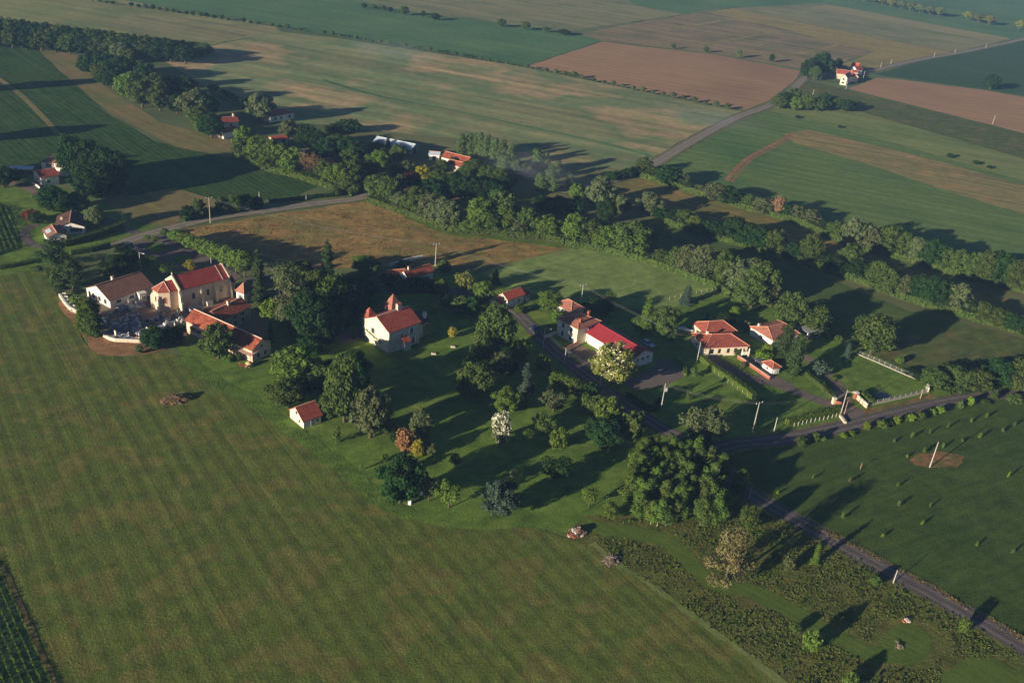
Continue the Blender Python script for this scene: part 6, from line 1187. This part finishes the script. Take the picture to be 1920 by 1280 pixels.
for sy in (-1, 1): MB().tube([(-0.8, sy*0.95-0.1, 0.3), (-0.8, sy*0.95+0.1, 0.3)], 0.3, 12).build('wheel', TYRE, bo)
MB().box(-2.5, 3.6, -0.06, 0.06, 0.5, 0.62).build('trailer_frame', STEEL, bo)

# ---- heaps
def heap(name, x, y, rx, ry, h, mat, label, n, kind='clod'):
    e = empty(name, G(x, y), 0.5, label, 'heap'); b = MB()
    for i in range(9):
        for j in range(16): pass
    rings = [(1.0, 0.0), (0.85, 0.35), (0.6, 0.7), (0.3, 0.95)]; vs = []
    for (r_, z_) in rings:
        for j in range(14): th = j*2*PI/14; k = re_.uniform(0.8, 1.15); vs.append((rx*r_*k*math.cos(th), ry*r_*k*math.sin(th), h*z_*re_.uniform(0.7, 1.1)))
    vs.append((0, 0, h)); fs = [(i*14+j, i*14+(j+1) % 14, (i+1)*14+(j+1) % 14, (i+1)*14+j) for i in range(3) for j in range(14)]+[(42+j, 42+(j+1) % 14, 56) for j in range(14)]
    b.add(vs, fs).build('mound', mat, e)
    for i in range(n):
        th, r_ = re_.uniform(0, 2*PI), math.sqrt(re_.random()); px_, py_, pz_ = rx*r_*math.cos(th), ry*r_*math.sin(th), h*(1-r_)*0.95
        if kind == 'stick':
            a2, dz_ = re_.gauss(0.6, 0.5), re_.uniform(-0.12, 0.16); L_ = re_.uniform(0.5, 1.1); MB().tube([(px_-math.cos(a2)*L_, py_-math.sin(a2)*L_, pz_+0.12-dz_*L_), (px_, py_, pz_+0.2), (px_+math.cos(a2+0.2)*L_, py_+math.sin(a2+0.2)*L_, pz_+0.1+dz_*L_)], [0.05, 0.045, 0.02], 5).build('branch', BRANCH, e)
        else:
            s_ = re_.uniform(0.14, 0.42); q_ = MB(); v8 = [(sx*s_*re_.uniform(.7, 1.1), sy*s_*re_.uniform(.7, 1.1), sz*s_*re_.uniform(.6, 1)) for sx in (-1, 1) for sy in (-1, 1) for sz in (-1, 1)]
            q_.add([(a0+px_, b0+py_, c0+pz_+0.1) for a0, b0, c0 in v8], [(0, 1, 3, 2), (4, 6, 7, 5), (0, 4, 5, 1), (2, 3, 7, 6), (0, 2, 6, 4), (1, 5, 7, 3)]).build('rock' if kind == 'rock' else 'clod', kind == 'rock' and [T_BROWN, T_DARK, BRICK, W_CONC][re_.randrange(4)] or [DIRT, TIMBER, F_SCRUB][re_.randrange(3)], e)
    return e
BRANCH = plain('dead_branch', (160, 144, 130), 0.9, 0.1, 0.2); SOIL = plain('dark_soil', (92, 70, 54), 0.95, 0.1, 0.3)
heap('brush_heap', 330, 750, 3.6, 1.9, 1.3, SOIL, 'dark heap of earth and brushwood in the mown field', 80)
heap('rubble_heap', 1082, 1000, 2.0, 1.3, 1.0, SOIL, 'heap of reddish rubble at the scrub edge', 60, 'rock')
heap('branch_heap', 1147, 1050, 1.7, 1.2, 0.6, SOIL, 'pile of pale dead branches below the rubble heap', 70, 'stick')
heap('stone_heap', 1700, 1163, 0.7, 0.6, 0.4, STONEW, 'small pale stone heap in the scrub near the mown circle', 8, 'rock')
heap('stump_heap', 1686, 1212, 0.8, 0.7, 0.5, TIMBER, 'grey stump in the middle of the mown circle', 6, 'stick')
wb_ = empty('beehive', G(768, 945), 0, 'white box-shaped beehive at the field edge below the dark corner tree', 'beehive'); MB().box(-0.3, 0.3, -0.3, 0.3, 0, 1.2).build('box', SHUT_W, wb_); MB().box(-0.36, 0.36, -0.36, 0.36, 1.2, 1.28).build('lid', M_GREYR, wb_)
wb_ = empty('beehive', G(790, 927), 0, 'second white beehive behind the grey-leaved tree', 'beehive'); MB().box(-0.3, 0.3, -0.3, 0.3, 0, 1.0).build('box', SHUT_W, wb_); MB().box(-0.36, 0.36, -0.36, 0.36, 1.0, 1.08).build('lid', M_GREYR, wb_)
for x, y, lb in ((813, 664, 'pale garden stone on the manor lawn, left one'), (849, 651, 'pale garden stone on the manor lawn, right one')):
    e = empty('garden_stone', G(x, y), 0.3, lb, 'stone'); MB().add([(-.7, -.4, 0), (.7, -.45, 0), (.75, .4, 0), (-.6, .5, 0), (-.45, -.25, .4), (.4, -.3, .45), (.5, .25, .35), (-.4, .3, .42)], [(0, 1, 5, 4), (1, 2, 6, 5), (2, 3, 7, 6), (3, 0, 4, 7), (4, 5, 6, 7)]).build('block', STONEW, e)
pd = empty('garden_pond', G(1656, 742), 0.2, 'small dark blue pond behind the roadside railing', 'pond')
MB().tube([(0, 0, 0.02), (0, 0, 0.2)], 1.9, 20).build('rim', W_CONC, pd); MB().tube([(0, 0, 0.05), (0, 0, 0.22)], 1.75, 20).build('water', plain('pond_water', (26, 34, 48), 0.15, 0.6, 0.05), pd)

# ---- ground cover: tufts too many to count
def inside(p, poly_):
    x, y = p; c = False; j = len(poly_)-1
    for i in range(len(poly_)):
        if (poly_[i][1] > y) != (poly_[j][1] > y) and x < (poly_[j][0]-poly_[i][0])*(y-poly_[i][1])/(poly_[j][1]-poly_[i][1])+poly_[i][0]: c = not c
        j = i
    return c
def cover(name, px, n, size, hgt, mat, label, clump=3.0, z=0.08, avoid=(), rad=2.4):
    poly_ = [G(*p) for p in px]; pl = [(p.x, p.y) for p in poly_]; x0, x1 = min(p[0] for p in pl), max(p[0] for p in pl); y0, y1 = min(p[1] for p in pl), max(p[1] for p in pl); pts = []
    from mathutils import noise as mn
    tries = 0
    av = [G(*p_) for p_ in avoid]
    while len(pts) < n and tries < n*12:
        tries += 1; q = (re_.uniform(x0, x1), re_.uniform(y0, y1))
        v = mn.noise((q[0]/clump, q[1]/clump, 0.0))
        if v > re_.uniform(-0.5, 0.4) and inside(q, pl) and not any((q[0]-a_.x)**2+(q[1]-a_.y)**2 < rad*rad for a_ in av): pts.append((q[0], q[1], z+re_.uniform(0, hgt)*(0.6+0.6*max(0, v))))
    P = np.array(pts); me = leaf_mesh(name, P, unit(len(P))*0.45+np.array([-0.15, -0.15, 0.9]), size)
    return tag(link(name, me, mat), label, kind='stuff')
SCR = [(1110, 1000), (1180, 970), (1340, 985), (1400, 950), (1450, 965), (1640, 1065), (1840, 1180), (1960, 1250), (1960, 1330), (1560, 1330), (1400, 1225), (1240, 1110), (1150, 1050)]
MP = [(1090, 985), (1160, 995), (1245, 1012), (1280, 1040), (1330, 1090), (1400, 1105), (1465, 1135), (1560, 1190), (1640, 1228), (1690, 1215)]
MPD = [(MP[i][0]+(MP[i+1][0]-MP[i][0])*k/14, MP[i][1]+(MP[i+1][1]-MP[i][1])*k/14) for i in range(len(MP)-1) for k in range(14)]+[(1700+r_*46*math.cos(t*PI/8), 1208+r_*36*math.sin(t*PI/8)) for t in range(16) for r_ in (0.2, 0.6, 0.85)]+[(x_, y_) for x_ in range(1790, 1930, 18) for y_ in range(1255, 1320, 12)]
cover('scrub_vegetation', SCR, 9000, 0.4, 0.16, leaf_mat('scrub_leaves', (84, 98, 42), (104, 108, 54)), 'rough low scrub between the mown field and the main road', 5.0, 0.08, MPD)
cover('bramble_patches', SCR, 1500, 0.5, 0.55, leaf_mat('bramble_leaves', (60, 84, 34), (84, 100, 44)), 'darker bramble patches in the scrub', 9.0, 0.08, MPD, 3.2)
cover('dry_grass', [(1505, 985), (1530, 985), (1640, 1040), (1760, 1105), (1925, 1195), (1925, 1215), (1760, 1112), (1640, 1047), (1520, 992)], 1500, 0.36, 0.35, leaf_mat('dry_grass_blades', (120, 108, 60), (142, 124, 76)), 'dry tall grass on the far verge of the main road', 2.0)
cover('bank_grass', [(345, 662), (400, 705), (470, 745), (540, 795), (600, 842), (715, 935), (700, 942), (590, 852), (530, 805), (460, 760), (390, 722)], 2500, 0.26, 0.12, leaf_mat('bank_grass_blades', (92, 116, 46), (110, 126, 56)), 'lush grass bank along the edge of the mown field', 2.5)
cover('thicket_undergrowth', [(1740, 722), (1760, 690), (1850, 675), (1960, 670), (1960, 728), (1860, 736), (1780, 742)], 5000, 0.5, 1.2, LM['oak'], 'undergrowth of the roadside thicket')
cover('meadow_stalks', [(330, 436), (690, 378), (830, 430), (1070, 462), (850, 496), (560, 500)], 3000, 0.5, 0.18, leaf_mat('hay_stalks', (128, 110, 64), (144, 118, 74)), 'standing dry grass of the hay meadow', 6.0)
cover('undergrowth', [(620, 380), (690, 300), (900, 300), (1050, 330), (1100, 380), (1060, 450), (900, 435), (760, 400)], 0, 0.5, 1.0, LM['dark'], 'x') if 0 else None
def crop_rows(name, px, ang, gap, step, size, hgt, mat, label):
    poly_ = [G(*p) for p in px]; pl = [(p.x, p.y) for p in poly_]; c, s = math.cos(ang), math.sin(ang); us = [p[0]*c+p[1]*s for p in pl]; vs_ = [-p[0]*s+p[1]*c for p in pl]; pts = []
    v = min(vs_)
    while v < max(vs_):
        u = min(us)
        while u < max(us):
            q = (u*c-v*s, u*s+v*c)
            if inside(q, pl):
                for k in range(3): pts.append((q[0]+re_.uniform(-.08, .08), q[1]+re_.uniform(-.08, .08), 0.1+re_.uniform(0.1, hgt)))
            u += step*re_.uniform(0.8, 1.2)
        v += gap
    P = np.array(pts); return tag(link(name, leaf_mesh(name, P, unit(len(P))+np.array([0, 0, 0.4]), size), mat), label, kind='stuff')
crop_rows('vine_rows', [(-60, 1040), (-5, 1050), (8, 1070), (98, 1282), (130, 1340), (-100, 1340)], DIR(20, 1120, 90, 1275), 1.15, 0.3, 0.34, 0.35, LM['light'], 'dark green crop rows in the bottom left corner')
crop_rows('maize_rows', [(-60, 390), (0, 384), (18, 398), (40, 464), (0, 478), (-60, 492)], DIR(5, 395, 35, 465), 1.5, 0.5, 0.55, 1.3, LM['oak'], 'maize rows at the left picture edge beside the loop drive')

# ---- morning air
hz = MB().box(-2650, 2650, -350, 3250, -1.0, CAM_H+1.5).build('haze', None); tag(hz, kind='stuff')
mh = bpy.data.materials.new('haze_air'); mh.use_nodes = True; mh.node_tree.nodes.clear()
ho = mh.node_tree.nodes.new('ShaderNodeOutputMaterial'); pv = mh.node_tree.nodes.new('ShaderNodeVolumePrincipled')
pv.inputs['Color'].default_value = (0.32, 0.56, 1.0, 1); pv.inputs['Density'].default_value = 0.00016; pv.inputs['Anisotropy'].default_value = 0.0
mh.node_tree.links.new(pv.outputs[0], ho.inputs['Volume']); hz.data.materials.append(mh)

# wisps of chimney smoke and ground mist drifting near the hamlet and the far road
def mist(name, x, y, rx, ry, rz, z, dens, label, rot):
    b = MB(); n, k = 16, 8; vs = [(0, 0, -1)]+[(math.cos(2*PI*j/n)*math.sin(PI*i/k), math.sin(2*PI*j/n)*math.sin(PI*i/k), -math.cos(PI*i/k)) for i in range(1, k) for j in range(n)]+[(0, 0, 1)]
    fs = [(0, 1+(j+1) % n, 1+j) for j in range(n)]+[(1+i*n+j, 1+i*n+(j+1) % n, 1+(i+1)*n+(j+1) % n, 1+(i+1)*n+j) for i in range(k-2) for j in range(n)]+[(len(vs)-1, 1+(k-2)*n+j, 1+(k-2)*n+(j+1) % n) for j in range(n)]
    o = b.add(vs, fs).build(name, None, None, G(x, y)+Vector((0, 0, z)), rot); o.scale = (rx, ry, rz); tag(o, label, kind='stuff')
    m = NT(name+'_air'); tc = m.objco(); vl = m.n('ShaderNodeVectorMath', operation='LENGTH'); m.l(tc, vl.inputs[0])
    fall = m.ramp(vl.outputs['Value'], [(0.1, (1, 1, 1)), (0.95, (0, 0, 0))], 'EASE')
    nz = m.ramp(m.noise(tc, 2.2, 3.0), [(0.35, (0, 0, 0)), (0.7, (1, 1, 1))])
    d = m.math('MULTIPLY', m.math('MULTIPLY', fall, nz), dens); p = m.n('ShaderNodeVolumePrincipled'); p.inputs['Color'].default_value = (0.75, 0.83, 1.0, 1); m.l(d, p.inputs['Density']); m.l(p.outputs[0], m.out.inputs['Volume'])
    o.data.materials.append(m.m); return o
mist('mist', 985, 352, 30, 16, 9, 8, 0.014, 'faint bluish smoke drifting over the hamlet grove', T1A)
mist('mist', 1322, 243, 38, 16, 7, 6, 0.012, 'faint mist beside the far road', T1A)
mist('mist', 735, 118, 46, 20, 8, 7, 0.010, 'thin pale wisp of mist over the brown-green field', T1A)
SC.cycles.volume_max_steps = 96; SC.cycles.volume_step_rate = 2.0
